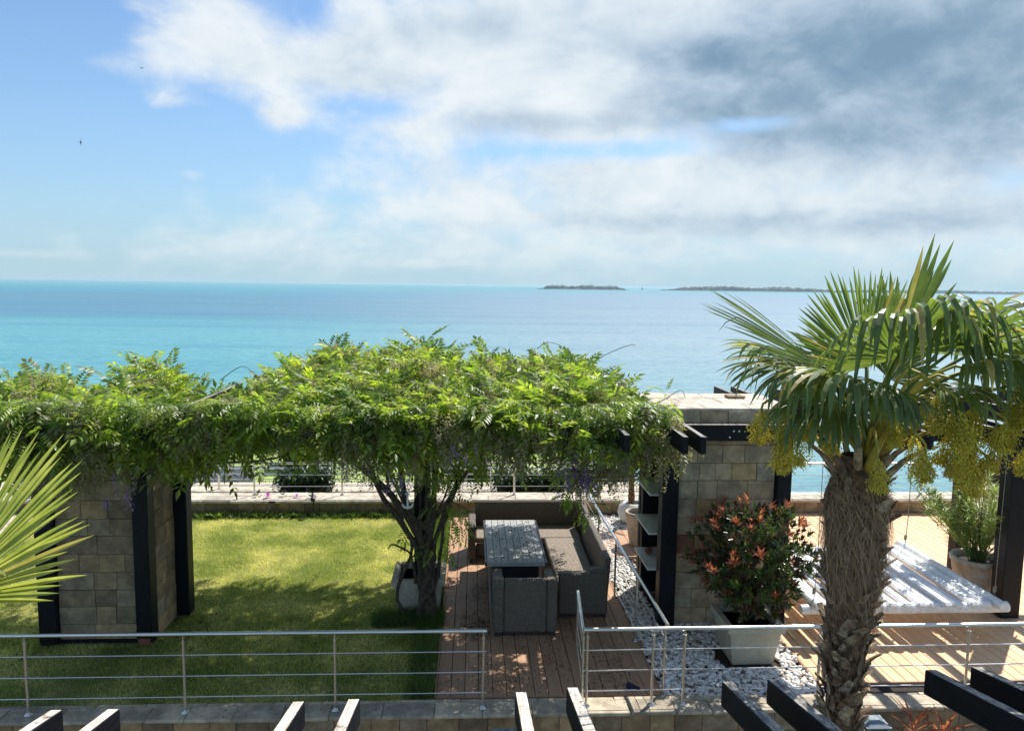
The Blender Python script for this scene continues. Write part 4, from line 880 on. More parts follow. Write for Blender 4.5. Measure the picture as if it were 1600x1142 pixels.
# white anchor ornament
mb = MB(); ax_, ay_, az0 = -.83, 9.62, 1.62
mb.cbox(ax_-.012, ax_+.012, ay_-.006, ay_+.006, az0, az0+.20, .002)
mb.tube([(ax_+.07*math.cos(a), ay_, az0+.055+.065*math.sin(a)) for a in np.linspace(PI*1.02, PI*1.98, 11)], [.006, .012, .016, .017, .018, .018, .018, .017, .016, .012, .006], 8)
mb.cbox(ax_-.035, ax_+.035, ay_-.006, ay_+.006, az0+.165, az0+.183, .002)
mb.tube([(ax_+.022*math.cos(a), ay_, az0+.222+.022*math.sin(a)) for a in np.linspace(0, 2*PI, 12)], .006, 6)
t = thing('anchor', 'small white anchor ornament hanging on a wisteria stem', 'ornament', (ax_, ay_, az0)); mb.build('anchor_body', M_WHITE, t)
mb = MB(); mb.tube([(ax_, ay_, az0+.24), (ax_, ay_+.02, az0+.55)], .002, 4); mb.build('string', M_ROPE, t)

# ------------------------------------------------------------------ shrub builder
lv1, lf1 = leaflet(1, .22, .06, .1)
def ros(n, L, seed, spread=.9, w=.2):
    rg = np.random.default_rng(seed); lv, lf = leaflet(1, w, .06, .08); an = np.arange(n)*2.4+rg.uniform(0, .5, n); e = np.linspace(spread, .25, n)
    Fw = np.stack([np.cos(an)*e, np.sin(an)*e, np.full(n, .55)], 1)
    return scatter(lv, lf, basis(Fw, np.tile([.01, .01, 1.], (n, 1))), np.stack([np.zeros(n), np.zeros(n), np.linspace(0, L*.5, n)], 1), L*rg.uniform(.75, 1.15, n))
def rosbasis(D):  # z axis along D
    up = D/np.linalg.norm(D, axis=1, keepdims=True); a = RNG.normal(0, 1, D.shape); s_ = np.cross(up, a); s_ /= np.linalg.norm(s_, axis=1, keepdims=True); f_ = np.cross(s_, up)
    return np.stack([f_, s_, up], axis=2)
# photinia
ph = thing('shrub', 'rounded photinia shrub with red new leaves growing in the square sand coloured planter', 'shrub', (3.42, 8.82, .45))
cen = np.array([3.47, 8.80, 1.17]); rad3 = np.array([.72, .62, .70]); RS = [ros(9, .085, k) for k in range(3)]
def shell(N, lo=.55, hi=1.0):
    D = RNG.normal(0, 1, (N, 3)); D /= np.linalg.norm(D, axis=1, keepdims=True); r = RNG.uniform(lo, hi, (N, 1))
    lump = np.array([1+.22*nz3(d[0]*2.6, d[1]*2.6, d[2]*2.6+5) for d in D])[:, None]
    P = D*rad3*r*lump; P[:, :2] *= np.where(P[:, 2:3] < 0, 1+.45*P[:, 2:3]/rad3[2]*.9, 1); return P, D
P, D = shell(780, .45, 1.0); keep = P[:, 2] > -.62
P = P[keep]; D = D[keep]; B = rosbasis(D+np.array([0, 0, .5])); parts = []
for k in range(3): sl = slice(k, None, 3); parts.append(scatter(RS[k][0], RS[k][1], B[sl], P[sl]+cen, RNG.uniform(.8, 1.3, len(P[sl]))))
V, Fc = cat(parts); obj('foliage', npmesh('foliage', V, Fc), M_PHOT, ph, kind='stuff')
rm = []
for k in range(3):
    a = ros(8, .095, 20+k, .75, .17); me = tomesh(a[0], a[1], 'red_leaf_tuft'); me.materials.append(M_RED); rm.append(me)
P, D = shell(520, .93, 1.08); w_ = D[:, 2]-.45*D[:, 0] + RNG.normal(0, .18, len(D)); keep = w_ > .38; keep |= ((D[:, 0] < -.5) & (w_ > .1)); P = P[keep][:64]; D = D[keep][:64]
for i in range(len(P)):
    o = link(bpy.data.objects.new('red_leaf_tuft', rm[i % 3])); o.parent = ph; o.matrix_parent_inverse = Matrix.Translation(-Vector(ph.location))
    o.location = Vector(P[i]+cen); o.rotation_euler = Vector(D[i]+np.array([0, 0, .7])).to_track_quat('Z', 'Y').to_euler(); s = U(.75, 1.3); o.scale = (s, s, s)
P, D = shell(60, .9, 1.0); keep = P[:, 2] < .3; P = P[keep]
for i in range(len(P)):
    if i < 8:
        o = link(bpy.data.objects.new('red_leaf_tuft', rm[i % 3])); o.parent = ph; o.matrix_parent_inverse = Matrix.Translation(-Vector(ph.location)); o.location = Vector(P[i]+cen); o.rotation_euler = (U(-1, 1), U(-1, 1), U(0, 6)); s = U(.6, .9); o.scale = (s, s, s)
for k in range(9):
    a = U(0, 2*PI); r_ = U(.15, .5); stem([(3.42+U(-.08, .08), 8.82+U(-.08, .08), .44), (3.44+r_*.4*math.cos(a), 8.81+r_*.4*math.sin(a), .8), (3.46+r_*math.cos(a), 8.80+r_*math.sin(a), 1.35)], .016, .006, 'stem', ph, n=8, jit=.006)
# oleander
ol = thing('shrub', 'airy oleander with narrow leaves growing in the round terracotta pot', 'shrub', (7.42, 10.36, .5))
parts = []; lvo, lfo = leaflet(1, .065, .02, .12)
for k in range(56):
    a = U(0, 2*PI); sp = U(.1, .80)*(1 if k % 3 else 1.1); hx = 1.25*sp*math.cos(a) - .12; hy = .8*sp*math.sin(a); top = U(.85, 1.6)*(1-.22*sp)
    pts = bez([(7.42+U(-.1, .1), 10.36+U(-.1, .1), .5), (7.42+hx*.45, 10.36+hy*.45, .5+top*.5), (7.42+hx, 10.36+hy, .5+top)], 10)
    mb = MB(); mb.tube(pts, [.009-.006*i/10 for i in range(11)], 5); mb.build('stem', M_STEM, ol)
    n = 62; s = RNG.random(n)**.6; idx = np.clip(s*10*.72+2.8, 0, 9.99); P = np.array([pts[int(i)].lerp(pts[int(i)+1], i-int(i))[:] for i in idx]); an = RNG.uniform(0, 2*PI, n)
    Fw = np.stack([np.cos(an), np.sin(an), RNG.normal(.55, .4, n)], 1); parts.append(scatter(lvo, lfo, basis(Fw, np.tile([0, 0, 1.], (n, 1))), P, RNG.uniform(.11, .19, n)))
V, Fc = cat(parts); obj('foliage', npmesh('foliage', V, Fc), M_OLE, ol, kind='stuff')
# weeds along wall + reddish plants at the bottom edge
def rosette_plant(c, n, L, mt, lab, name='plant', seed=0, w=.06, sp=.8):
    a = ros(n, L, seed, sp, w); V = a[0]+np.array(c); t = obj(name, npmesh(name, V, a[1]), mt); tag(t, lab, 'plant'); return t
for (x, z, s, mt, lab) in [(4.62, .02, .34, M_RED, 'spiky dark red leaved plant at the foot of the retaining wall behind the lantern'), (4.95, -.02, .32, M_RED, 'spiky orange red plant below the retaining wall left of the rafters'), (4.42, -.08, .22, M_WEED, 'small green and red plant beside the grey lantern')]:
    V = []; tt = thing('plant', lab, 'plant', (x, 7.2, -.5)); mb = MB(); mb.tube([(x, 7.2, -2.4), (x, 7.2, z-.18)], .02, 6); mb.build('stem', M_STEM, tt)
    a = ros(16, s, int(x*10), 1.1, .06); obj('foliage', npmesh('foliage', a[0]+np.array((x, 7.2, z-.2)), a[1]), mt, tt)
# spotlights / lanterns below the front wall
def lantern(c, lab, s=1.0):
    x, y, z = c; t = thing('lantern', lab, 'lantern', (x, y, -2.3)); mb = MB(); mb.tube([(x, y, -2.35), (x, y, z-.22*s)], .02, 8); mb.build('stake', M_FRAME, t)
    mb = MB(); mb.frustum((x, y), .10*s, .10*s, .045*s, .05*s, z-.03*s, z); mb.frustum((x, y), .115*s, .105*s, .115*s, .105*s, z-.045*s, z-.031*s); mb.build('roof', M_PLASTIC, t)
    mb = MB(); mb.frustum((x, y), .06*s, .06*s, .085*s, .085*s, z-.21*s, z-.046*s); mb.build('glass', M_GLASSY, t)
    mb = MB()
    for sx1 in (-1, 1):
        for sy1 in (-1, 1): mb.tube([(x+sx1*.064*s, y+sy1*.064*s, z-.21*s), (x+sx1*.092*s, y+sy1*.092*s, z-.045*s)], .009*s, 5)
    mb.frustum((x, y), .075*s, .075*s, .07*s, .07*s, z-.225*s, z-.211*s); mb.build('frame', M_PLASTIC, t)
lantern((4.17, 7.18, .10), 'grey metal garden lantern below the wall right of the palm trunk', 1.15)
lantern((.34, 7.12, .06), 'grey metal garden lantern below the wall between the rafter ends', 1.1)
# ground spots on the far wall and left
for (c, lab) in [((-3.06, 14.45, .40), 'small black spotlight on a stake against the low wall behind the lawn'), ((-7.75, 13.2, .26), 'small black spotlight on a stake beside the pale path at far left')]:
    t = thing('spotlight', lab, 'spotlight', (c[0], c[1], 0)); mb = MB(); mb.tube([(c[0], c[1], -.02), (c[0], c[1], c[2]-.08)], .014, 6); mb.build('stake', M_FRAME, t)
    mb = MB(); mb.tube([(c[0], c[1]-.07, c[2]-.06), (c[0], c[1]+.02, c[2])], [.05, .042], 10); mb.build('head', M_FRAME, t)
t = thing('garden_hoe', 'thin rusty garden tool leaning on the low wall behind the lawn', 'tool', (-3.9, 14.4, 0)); mb = MB(); mb.tube([(-3.98, 14.40, 0), (-3.86, 14.50, .26)], .01, 6); mb.build('handle', M_ROPE, t)
mb = MB(); mb.cbox(-3.93, -3.80, 14.47, 14.49, .25, .29, .004); mb.build('blade', M_FRAME, t)
# cyclamen-pink flowers and dark leaves lying on the far wall top
M_PINK = simple('pink_petal', (.62, .22, .55), .7)
for i, (x, y, w, lab) in enumerate([(-4.0, 14.72, 1, 'bright pink flower lying on the pale wall top nearest the left pillar'), (-3.45, 14.75, .7, 'pale pink flower lying on the pale wall top left of the wisteria trunk')]):
    a = ros(9, .10*w, 60+i, 1.2, .3); tag(obj('flower', npmesh('flower', a[0]+np.array((x, y, .29)), a[1]), M_PINK), lab, 'flower')
for i, (x, y, lab) in enumerate([(-4.22, 14.8, 'dark dry leaf on the pale wall top left of the bright pink flower'), (-3.72, 14.82, 'dark dry leaf between the two pink flowers on the wall top'), (-3.15, 14.7, 'dark dry leaf on the pale wall top right of the pale pink flower')]):
    a = ros(5, .12, 70+i, 1.4, .25); tag(obj('dry_leaf', npmesh('dry_leaf', a[0]+np.array((x, y, .29)), a[1]), M_FEATHER), lab, 'leaf', 'dry leaves on the wall top')
parts = []; n = 260; X = RNG.uniform(-6, -.5, n); lv, lf = leaflet(1, .18, .05, .2); an = RNG.uniform(0, 2*PI, n)
V, Fc = scatter(lv, lf, basis(np.stack([np.cos(an), np.sin(an), RNG.uniform(.5, 1.6, n)], 1), np.tile([0.1, .1, 1.], (n, 1))), np.stack([X, RNG.uniform(14.3, 14.52, n), np.zeros(n)], 1), RNG.uniform(.08, .2, n))
tag(obj('weeds', npmesh('weeds', V, Fc), M_WEED), 'low green weeds growing along the foot of the far garden wall', None, kind='stuff')

# ------------------------------------------------------------------ fan palms
def fan(t, hast, axis, normal, Rr, nseg=34, spread=75, droop=.3, kink=0.0, wid=.034, mt=None, name='frond', from_=None, cup=.12, asym=0, fused=.42, kr=(.50, .78)):
    h = Vector(hast); ax = Vector(axis).normalized(); nn = Vector(normal); nn = (nn - ax*nn.dot(ax)).normalized(); sd = ax.cross(nn); mb = MB(); S_ = 11
    for i in range(nseg):
        q = (i+.5)/nseg*2-1; phi = R(spread)*q + R(asym); L = Rr*(1-.26*abs(q)**1.6)*U(.90, 1.06)
        d = (ax*math.cos(phi)+sd*math.sin(phi)+nn*(cup+U(-.05, .05))).normalized(); p = h.copy(); side = (ax*-math.sin(phi)+sd*math.cos(phi)).normalized()
        dphi = 2*R(spread)/nseg; kk = U(*kr) if random.random() < kink else 9; vs = []; dr = droop*U(.6, 1.5); wd = wid*U(.85, 1.15)
        split = U(.0, .006)
        for j in range(S_+1):
            s = j/S_; w = min(L*s*dphi*.5*1.02, wd*.5); tp = (1-max(0, (s-.60)/.40)**2.0); w *= max(tp, .04)
            fold = w*.55 if s > fused*.5 else w*.25
            up = side.cross(d).normalized()
            if up.dot(nn) < 0 and s < .3: up = -up
            vs += [p - side*w + up*fold, p.copy(), p + side*w + up*fold]
            gdir = Vector((0, 0, -1)); amt = dr*(s**1.5)*.32
            if s > kk: d = (d*.5 + Vector((d.x*.22, d.y*.22, -.9))*.5).normalized()
            d = (d + gdir*amt).normalized(); side = (side - d*side.dot(d)).normalized(); p = p + d*(L/S_)
        fs = []
        for j in range(S_): a = j*3; fs += [(a, a+1, a+4, a+3), (a+1, a+2, a+5, a+4)]
        mb.add(vs, fs, 1 if random.random() < .05 else 0)
    fo = mb.build(name, [mt or M_PALM, M_DEAD], t)
    if from_:
        f0 = Vector(from_); mid = f0.lerp(h, .55)+Vector((0, 0, .08)); mb = MB(); mb.tube(bez([f0, mid, h, h+ax*.07], 12), [.015-.006*i/12 for i in range(13)], 7); mb.build('petiole', M_STEM, fo, smooth=True)
    return fo
CX, CY = 2.84, 5.30
pm = thing('palm_tree', 'tall windmill palm with shaggy trunk and yellow flowers in front of the right deck', 'palm tree', (CX, CY, -2.35))
def twid(z): return np.interp(z, [-2.4, 0.4, 1.2, 1.9, 2.4, 2.95, 3.15, 3.3], [.13, .125, .125, .150, .190, .222, .18, .12])
mb = MB(); nr = 90; nk = 26
for j in range(nr+1):
    z = -2.4+5.7*j/nr; xx = CX + .02*math.sin(z*1.3) - .06*max(0, (2.2-z))*.6
    for k in range(nk):
        a = 2*PI*k/nk; r_ = twid(z)*(.92+.16*nz3(math.cos(a)*1.8, math.sin(a)*1.8, z*3.2)+.09*nz3(math.cos(a)*6, math.sin(a)*6, z*14)); mb.v.append((xx+r_*math.cos(a), CY+r_*math.sin(a), z))
for j in range(nr):
    for k in range(nk): k2 = (k+1) % nk; a = j*nk; mb.f.append((a+k, a+k2, a+nk+k2, a+nk+k))
mb.mi = [0]*len(mb.f); mb.build('trunk', M_TRUNK, pm, smooth=True)
def boot_mesh(seed, L, w):
    rg = random.Random(seed); mb = MB(); n = 6; vs = []
    for i in range(n+1):
        s = i/n; ww = w*(1-.45*s)*(1+rg.uniform(-.1, .1)); th = .014*(1-.5*s); x = L*s*.55+.03*s*s; z = L*s*.8 - .10*L*s*s
        vs += [(x, -ww, z), (x+th, 0, z-th*.6), (x, ww, z), (x-th*.6, 0, z+th*.7)]
    fs = []
    for i in range(n):
        for k in range(4): k2 = (k+1) % 4; fs.append((i*4+k, i*4+k2, i*4+4+k2, i*4+4+k))
    fs.append((n*4, n*4+1, n*4+2, n*4+3)); mb.add(vs, fs); me = mb.mesh('leaf_base'); me.materials.append(M_BOOT); return me
BM = [boot_mesh(k, U(.11, .17), U(.028, .050)) for k in range(5)]
k = 0; z = .95
while z < 3.15 and k < 250:
    a = k*2.399+U(-.25, .25); r_ = float(twid(z))*.93; o = link(bpy.data.objects.new('leaf_base', BM[k % 5])); o.parent = pm; o.matrix_parent_inverse = Matrix.Translation(-Vector(pm.location))
    o.location = (CX-.036*max(0, 2.2-z)+r_*math.cos(a), CY+r_*math.sin(a), z); o.rotation_euler = (U(-.5, .5), U(-.75, .1), a+U(-.7, .7)); s = U(.6, 1.35)*(1 if z < 2.5 else .7); o.scale = (s, s, s); z += .0093 if z < 2 else .0125; k += 1
# loose fibres
def fibres(N, z0, z1, Lr, dn, wd=.0016):
    z = RNG.uniform(z0, z1, N); a = RNG.uniform(0, 2*PI, N); r_ = twid(z)*RNG.uniform(.92, 1.03, N); L = RNG.uniform(*Lr, N)
    da = RNG.normal(0, 1.0, N); dz = RNG.normal(*dn, N); dr = RNG.uniform(-.05, .40, N); V = np.zeros((N, 10, 3)); 
    for j in range(5):
        s = j/4; aa = a + da*L*s*2.2; rr = r_+dr*L*s*(1.25-s*.6); zz = z + dz*L*s - .35*L*s*s; P = np.stack([CX-.036*np.maximum(0, 2.2-z)+rr*np.cos(aa), CY+rr*np.sin(aa), zz], 1)
        off = np.stack([-np.sin(aa), np.cos(aa), np.full(N, .6)], 1)*wd*(1.1-s); V[:, j*2] = P-off; V[:, j*2+1] = P+off
    tf = np.array([(j*2, j*2+1, j*2+3, j*2+2) for j in range(4)]); return V.reshape(-1, 3), (tf[None]+(np.arange(N)*10)[:, None, None]).reshape(-1, 4)
V, Fc = cat([fibres(3600, 2.35, 3.15, (.06, .30), (-.2, .55), .002), fibres(1300, .85, 2.4, (.03, .10), (-.3, .5), .002), fibres(1000, 2.4, 3.1, (.2, .45), (-.6, .5), .0024)])
obj('trunk_fibres', npmesh('trunk_fibres', V, Fc), M_FIBRE, pm, kind='stuff')
C0 = Vector((CX+.04, CY, 3.30))
FR = [  # hastula, axis, normal, R, nseg, spread, droop, kink
 ((3.02, 5.62, 3.90), (-.22, .12, 1), (0, -1, .15), .78, 48, 74, .02, .0, M_PALM, .10),
 ((3.18, 5.50, 4.02), (.42, .15, 1), (-.2, -1, .3), .98, 5, 10, .0, .0, M_PALM, .05),
 ((3.24, 5.62, 3.96), (.50, .2, .9), (-.4, -1, .5), .76, 24, 54, .05, .1, M_PALM, .05),
 ((2.90, 5.0, 4.04), (-.30, -.80, .68), (-.1, .66, .74), 1.02, 50, 104, .08, 1.0, M_PALM, .04),
 ((2.56, 5.30, 3.92), (-1, -.05, .42), (.35, -.45, 1), 1.06, 34, 34, .08, .15, M_PALM, .10),
 ((2.50, 5.18, 3.90), (-1, -.3, .14), (.1, -.2, 1), .84, 36, 66, .7, .5, M_PALM, .05),
 ((2.58, 4.98, 3.90), (-.75, -.65, .20), (0, -.1, 1), .80, 36, 84, 1.0, .6, M_PALM, .02),
 ((3.42, 4.96, 3.98), (.75, -.7, .30), (0, .2, 1), .84, 38, 90, .8, .8, M_PALM, .05),
 ((3.60, 5.25, 4.06), (1, -.25, .34), (-.1, 0, 1), .90, 40, 84, .7, .6, M_PALM, .05),
 ((3.62, 5.55, 4.14), (1, .35, .5), (-.4, -.3, 1), .90, 38, 76, .5, .4, M_PALM, .05),
 ((3.28, 5.05, 4.06), (.10, -.75, .66), (0, .6, .8), .92, 42, 90, .10, 1.0, M_PALM, .04),
 ((2.62, 5.75, 3.90), (-.7, .7, .3), (.2, .1, 1), .72, 34, 80, .6, .2, M_PALM, .05),
 ((3.15, 5.85, 3.90), (.3, 1, .25), (0, -.2, 1), .68, 34, 90, .8, .2, M_PALM, .05),
 ((2.46, 5.0, 3.74), (-.9, -.45, -.10), (0, -.2, 1), .60, 28, 75, 1.3, .3, M_PALM, .0),
 ((2.78, 4.90, 3.84), (-.35, -1, .0), (0, -.2, 1), .50, 26, 70, 1.4, .3, M_PALM, .0),
 ((3.72, 5.05, 3.84), (.9, -.5, -.1), (0, -.2, 1), .66, 30, 75, 1.3, .3, M_PALM, .0),
 ((3.28, 5.1, 3.84), (.6, -.8, .0), (0, -.2, 1), .50, 26, 75, 1.3, .3, M_PALM, .0),
 ((2.80, 5.6, 3.80), (-.5, .3, .5), (0, -1, .6), .55, 26, 80, .4, .1, M_PALM, .0),
 ((3.20, 5.6, 3.82), (.5, .3, .5), (0, -1, .6), .55, 26, 80, .4, .1, M_PALM, .0),
]
for (h, a, n_, rr, ns2, sp, dr, kk, mt_, cp) in FR: fan(pm, h, a, n_, rr, ns2, sp, dr, kk, .050, mt_, kr=(.40, .62) if kk == 1.0 else (.5, .78), from_=C0+Vector((U(-.04, .04), U(-.04, .04), U(-.05, .1))), cup=cp)
# crown shaft sheaths
for k in range(12):
    a = 2*PI*k/12+U(-.1, .1); r_ = .10; mb = MB(); d = Vector((math.cos(a), math.sin(a), 0)); b0 = Vector((CX, CY, 3.02+U(0, .2)))+d*r_*1.2
    mb.tube([b0, b0+d*.07+Vector((0, 0, .14)), b0+d*.17+Vector((0, 0, .26)), b0+d*.30+Vector((0, 0, .36))], [.034, .030, .020, .012], 7); mb.build('leaf_sheath', M_YSTEM if k % 4 == 1 else M_BOOT, pm, smooth=True)
# flower clusters
def panicle(seed, L=.30, Rr=.09, nb=170):
    rg = np.random.default_rng(seed); ico_v, ico_f = tv0, tf0; P = []; Fw = []; S = []
    for i in range(nb):
        s = rg.random()**.85; an = rg.uniform(0, 2*PI); env = Rr*math.sin(PI*min(1, (.12+.88*s)))**.6*(1-.35*s)+.01; ln = env*rg.uniform(.7, 1.1); base = np.array([0, 0, -L*s*.8]); dv = np.array([math.cos(an), math.sin(an), -1.1-rg.random()*.8]); dv /= np.linalg.norm(dv)
        for q in np.arange(.25, 1.05, .17): P.append(base+dv*ln*1.7*q + rg.normal(0, .003, 3)); Fw.append(dv+rg.normal(0, .25, 3)); S.append(rg.uniform(.8, 1.2))
    n = len(P); octv = np.array([(1, 0, 0), (-1, 0, 0), (0, .42, 0), (0, -.42, 0), (0, 0, .42), (0, 0, -.42)])*.0125; octf = np.array([(0, 2, 4), (0, 4, 3), (0, 3, 5), (0, 5, 2), (1, 4, 2), (1, 3, 4), (1, 5, 3), (1, 2, 5)])
    return scatter(octv, octf, basis(np.array(Fw), np.tile([.1, .2, 1.], (n, 1))), np.array(P), S)
PMs = []
for k in range(4): a = panicle(k, .30+.03*k, .10+.012*k); me = npmesh('flower_cluster', *a); me.materials.append(M_YEL); PMs.append(me)
FC = [(2.11, 5.15, 3.50, 1.05), (2.05, 5.3, 3.68, .9), (2.22, 5.2, 3.74, .9), (2.18, 5.0, 3.60, .8), (2.38, 5.3, 3.66, .9), (2.5, 5.1, 3.62, .8), (2.70, 4.98, 3.42, .75), (2.92, 4.95, 3.56, .75), (3.02, 4.98, 3.46, .8), (2.85, 5.05, 3.66, .7),
      (3.22, 5.0, 3.72, 1.0), (3.32, 5.1, 3.58, 1.05), (3.38, 5.05, 3.42, 1.1), (3.28, 4.98, 3.48, .9), (3.48, 5.1, 3.72, 1.05), (3.60, 5.05, 3.58, .95), (3.56, 5.15, 3.30, 1.0), (3.50, 5.2, 3.44, .8), (3.78, 5.15, 3.60, .9), (3.90, 5.1, 3.46, .9), (3.98, 5.2, 3.38, .9), (3.86, 5.2, 3.74, .9), (4.02, 5.1, 3.64, .8), (3.12, 5.05, 3.76, .8), (3.68, 5.1, 3.78, .9)]
for i, (x, y, z, s) in enumerate(FC):
    o = link(bpy.data.objects.new('flower_cluster', PMs[i % 4])); o.parent = pm; o.matrix_parent_inverse = Matrix.Translation(-Vector(pm.location)); y -= .16; z += .05 if x > 3.1 else 0; o.location = (x, y, z); dx = (x-CX)*.55; o.rotation_euler = (U(-.2, .2), -dx*.5+U(-.15, .15), U(0, 6)); o.scale = (s, s, s*U(.9, 1.1))
    if True: mb = MB(); mb.tube(bez([C0+Vector((0, 0, -.05)), Vector(((CX+x)/2, (CY+y)/2-.03, max(z+.12, 3.55))), (x, y, z+.03), (x, y, z-.1)], 10), [.016-.010*j/10 for j in range(11)], 6); mb.build('flower_stalk', M_YSTEM, pm, smooth=True)
# left palm, nearly out of frame
pl_ = thing('palm_tree', 'yellow green fan palm reaching in at the left edge', 'palm tree', (-2.75, 3.3, -2.35))
mb = MB(); mb.tube([(-2.75, 3.3, -2.35), (-2.78, 3.3, 0), (-2.75, 3.3, 2.7)], [.14, .13, .12], 14); mb.build('trunk', M_TRUNK, pl_, smooth=True)
fan(pl_, (-2.34, 3.34, 3.08), (.66, .05, .74), (-.25, -1, .45), .88, 34, 46, .03, .03, .080, M_PALMY, from_=(-2.75, 3.3, 2.8), cup=.04, asym=0, fused=.5)
fan(pl_, (-2.32, 3.20, 3.20), (.6, -.5, .25), (-.2, -.2, 1), .42, 18, 80, 1.3, .5, .03, M_PALMY, from_=(-2.75, 3.3, 2.8), cup=.05)
fan(pl_, (-3.1, 3.3, 3.3), (-.8, .1, .5), (0, -.5, 1), .6, 30, 80, .5, .2, .034, M_PALMY, from_=(-2.75, 3.3, 2.8))
# small palm in white pot, stumpy palm in urn
sp_ = thing('palm_tree', 'small potted palm beside the shelf pillar', 'palm tree', (3.1, 14.0, .36)); mb = MB(); mb.lathe([(.055, .34), (.065, .5), (.05, .7), (.06, .9), (.035, 1.0)], 12, (3.06, 14.0, 0), .1); mb.build('trunk', M_TRUNK, sp_, smooth=True)
for (a, rr) in [((-.8, -.3, .55), .38), ((-.5, -.6, .9), .36), ((.1, -.2, 1), .42), ((-.3, .3, 1), .42), ((.8, .1, .5), .38), ((-.6, .4, .2), .36), ((-.2, -.8, .1), .34)]:
    h = Vector((3.04, 14.0, .98)); fan(sp_, h+Vector(a).normalized()*.12, a, (0, -.3, 1), rr, 14, 50, .3, 0, .022, M_PALMY, from_=h, cup=.1)
up_ = thing('palm_tree', 'stumpy palm with thick scaly trunk growing in the big urn', 'palm tree', (10.1, 13.6, .8)); mb = MB(); mb.lathe([(.12, .8), (.2, .88), (.24, 1.0), (.20, 1.15), (.13, 1.28), (.08, 1.35)], 18, (10.1, 13.6, 0), .1); mb.build('trunk', M_TRUNK, up_, smooth=True)
for k in range(26):
    a = k*2.4; zz = .84+k*.018; o = link(bpy.data.objects.new('leaf_base', BM[k % 5])); o.parent = up_; o.matrix_parent_inverse = Matrix.Translation(-Vector(up_.location)); rr = .2-.003*k; o.location = (10.1+rr*math.cos(a), 13.6+rr*math.sin(a), zz); o.rotation_euler = (0, .1, a); o.scale = (1.2, 1.8, .9)
for k in range(7):
    a = 2*PI*k/7+.3; d = Vector((math.cos(a), math.sin(a), .9)); h = Vector((10.1, 13.6, 1.3)); fan(up_, h+d*.35, d, (-d.x*.5, -d.y*.5, 1), .5, 18, 60, .6, 0, .03, M_PALM, from_=h)

# ------------------------------------------------------------------ lower garden beyond the far wall
def sail(c, w, d, zc, lab, sag=.5):
    t = thing('shade_sail', lab, 'shade sail', (c[0], c[1], -3.2), 'white shade sails in the lower garden'); n = 12; V = []; Fs = []
    for j in range(n+1):
        for i in range(n+1):
            u = i/n*2-1; v = j/n*2-1; pin = 1-.16*(1-u*u)*abs(v)**3; pin2 = 1-.16*(1-v*v)*abs(u)**3
            V.append((c[0]+w*u*pin2, c[1]+d*v*pin, zc + sag*(u*u-.5) + .5*sag*(v*v) - .25*u*v))
    for j in range(n):
        for i in range(n): a = j*(n+1)+i; Fs.append((a, a+1, a+n+2, a+n+1))
    me = bpy.data.meshes.new('canvas'); me.from_pydata(V, [], Fs); o = obj('canvas', me, M_CANVAS, t, smooth=True); so_ = o.modifiers.new('thick', 'SOLIDIFY'); so_.thickness = .01
    for (i, j) in ((0, 0), (n, 0), (0, n), (n, n)):
        x, y, z = V[j*(n+1)+i]; mb = MB(); mb.tube([(x, y, -3.2), (x, y, z+.1)], .05, 8); mb.build('pole', M_STEEL, t)
sail((-6.5, 26.8), 1.5, 2.0, -.72, 'white shade sail in the lower garden seen left of the wisteria trunk', .9)
sail((-9.5, 27.0), 1.4, 2.0, -.66, 'white shade sail in the lower garden beside the left pillar', .9)
sail((1.5, 26.8), 1.7, 2.0, -.85, 'white shade sail in the lower garden above the end of the deck', .9)
sail((-2.6, 27.2), 1.6, 2.0, -.6, 'white shade sail in the lower garden hidden behind the wisteria trunk', .8)
sail((4.3, 27.2), 1.2, 2.0, -.7, 'white shade sail in the lower garden left of the shelf pillar', .8)
# picket fence
t = thing('picket_fence', 'dark metal picket fence across the lower garden', 'fence', (-5, 25.4, -3.2)); pk = MB(); pk.cbox(-.012, .012, -.012, .012, 0, 1.0, .004); pme = pk.mesh('picket'); pme.materials.append(M_FRAME)
for i in range(70):
    o = link(bpy.data.objects.new('picket', pme)); o.parent = t; o.matrix_parent_inverse = Matrix.Translation(-Vector(t.location)); o.location = (-11+i*.13, 25.4, -3.18)
for z in (-3.0, -2.3): mb = MB(); mb.cbox(-11.1, -1.9, 25.385, 25.415, z, z+.03, .004); mb.build('fence_rail', M_FRAME, t)
t = thing('white_wall', 'low white rendered wall in the lower garden beside the left pillar', 'wall', (-9.5, 26.2, -3.2)); mb = MB(); mb.cbox(-13, -7.6, 26.1, 26.3, -3.3, -1.95, .01); mb.build('render', M_WHITE, t)
mb = MB(); mb.cbox(-13.05, -7.55, 26.05, 26.35, -1.948, -1.90, .01); mb.build('capping', M_COPE2, t)
def hedge(x0, x1, y0, y1, z0, z1, lab, n=1500, mt=None, s=(.09, .16)):
    t = thing('hedge', lab, 'hedge', ((x0+x1)/2, (y0+y1)/2, z0)); mb = MB(); mb.cbox(x0+.15, x1-.15, y0+.15, y1-.15, z0-.2, z1-.15, .1); mb.build('inner_twigs', M_HEDGE, t)
    P = np.stack([RNG.uniform(x0, x1, n), RNG.uniform(y0, y1, n), z0+(z1-z0)*RNG.random(n)**.7], 1); k = RNG.integers(0, 3, n); P[k == 0, 1] = y0+RNG.random((k == 0).sum())*.12; P[k == 1, 2] = z1-RNG.random((k == 1).sum())*.15
    P += RNG.normal(0, .05, P.shape); Fw = RNG.normal(0, 1, (n, 3)); V, Fc = scatter(lv1, lf1, basis(Fw, np.tile([.1, .2, 1.], (n, 1))), P, RNG.uniform(*s, n)*1.3); obj('foliage', npmesh('foliage', V, Fc), mt or M_HEDGE, t, kind='stuff')
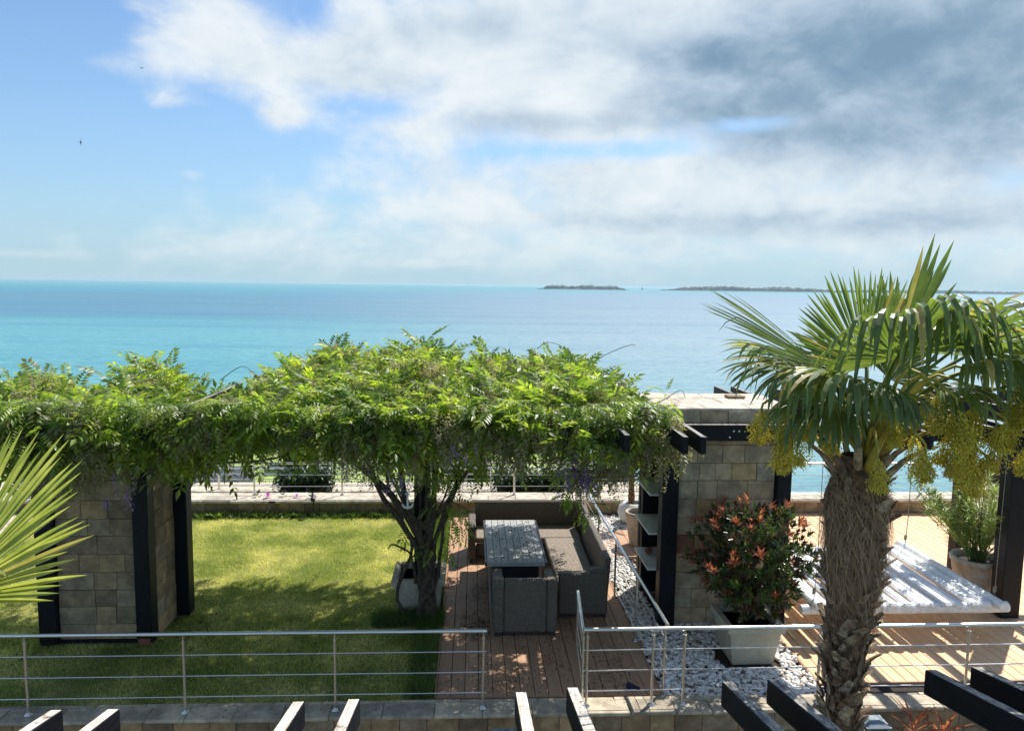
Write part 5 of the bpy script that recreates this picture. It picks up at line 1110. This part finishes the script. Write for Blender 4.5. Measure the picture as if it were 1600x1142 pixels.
hedge(-5.55, -4.0, 21.2, 22.3, -2.02, -.98, 'dark clipped bush on the lower terrace left of the wisteria trunk', 2600)
hedge(-8.0, -5.7, 31, 33, -3.2, -1.6, 'sunlit light green bush at the back of the lower garden', 2200, M_WEED)
hedge(.6, 2.9, 21.2, 22.3, -2.02, -1.0, 'dark clipped bush on the lower terrace behind the deck railing corner', 2800)
hedge(3.0, 5.4, 24.4, 25.4, -3.2, -1.3, 'green hedge in the lower garden left of the shelf pillar', 2600, M_WEED)
hedge(-1.0, .7, 25.5, 27, -3.2, -1.7, 'dark hedge in the lower garden above the end of the deck', 2000)
hedge(-12, 4.2, 35, 37, -3.3, -1.4, 'long boundary hedge along the end of the lower garden', 5200, M_HEDGE)
mb = MB()
t = thing('lounge_chair', 'pale metal chair on the lower garden path behind the far railing', 'chair', (-.2, 24.7, -3.2))
for x in (-.5, 0.0):
    for y in (24.5, 25.0): mb = MB(); mb.tube([(x, y, -3.2), (x, y, -2.75 if y < 24.8 else -2.2)], .02, 6); mb.build('leg', M_STEEL, t)
mb = MB(); mb.cbox(-.52, .02, 24.48, 25.0, -2.76, -2.70, .01); mb.build('seat', M_WHITE, t); mb = MB(); mb.cbox(-.5, 0, 24.99, 25.02, -2.6, -2.2, .01); mb.build('backrest', M_WHITE, t)
# birds
def bird(c, s, lab, tilt, yaw):
    mb = MB(); mb.tube([(-.5, 0, 0), (-.15, 0, .02), (.2, 0, .02), (.5, 0, 0)], [.02, .10, .09, .015], 8)
    for sd in (-1, 1): mb.add([(.2, sd*.05, .04), (-.12, sd*.05, .03), (-.02, sd*.75, .32), (.16, sd*.7, .33), (-.16, sd*1.4, .18)], [(0, 1, 2, 3), (3, 2, 4)])
    mb.add([(-.4, 0, 0), (-.8, -.12, 0), (-.8, .12, 0)], [(0, 1, 2)])
    o = mb.build('bird', M_FEATHER); o.location = c; o.scale = (s, s, s); o.rotation_euler = (tilt, .1, yaw); tag(o, lab, 'bird', 'gulls high over the sea')
for (px, py, dist, lab, tl, yw) in [(221, 107, 115, 'small gull gliding just under the upper left cloud', .2, 1.2), (126, 223, 130, 'small gull banking steeply in the blue sky at far left', 1.3, .4)]:
    bird(EYE+px_dir(px, py)*dist, .42, lab, tl, yw)
# far left beam end sticking out
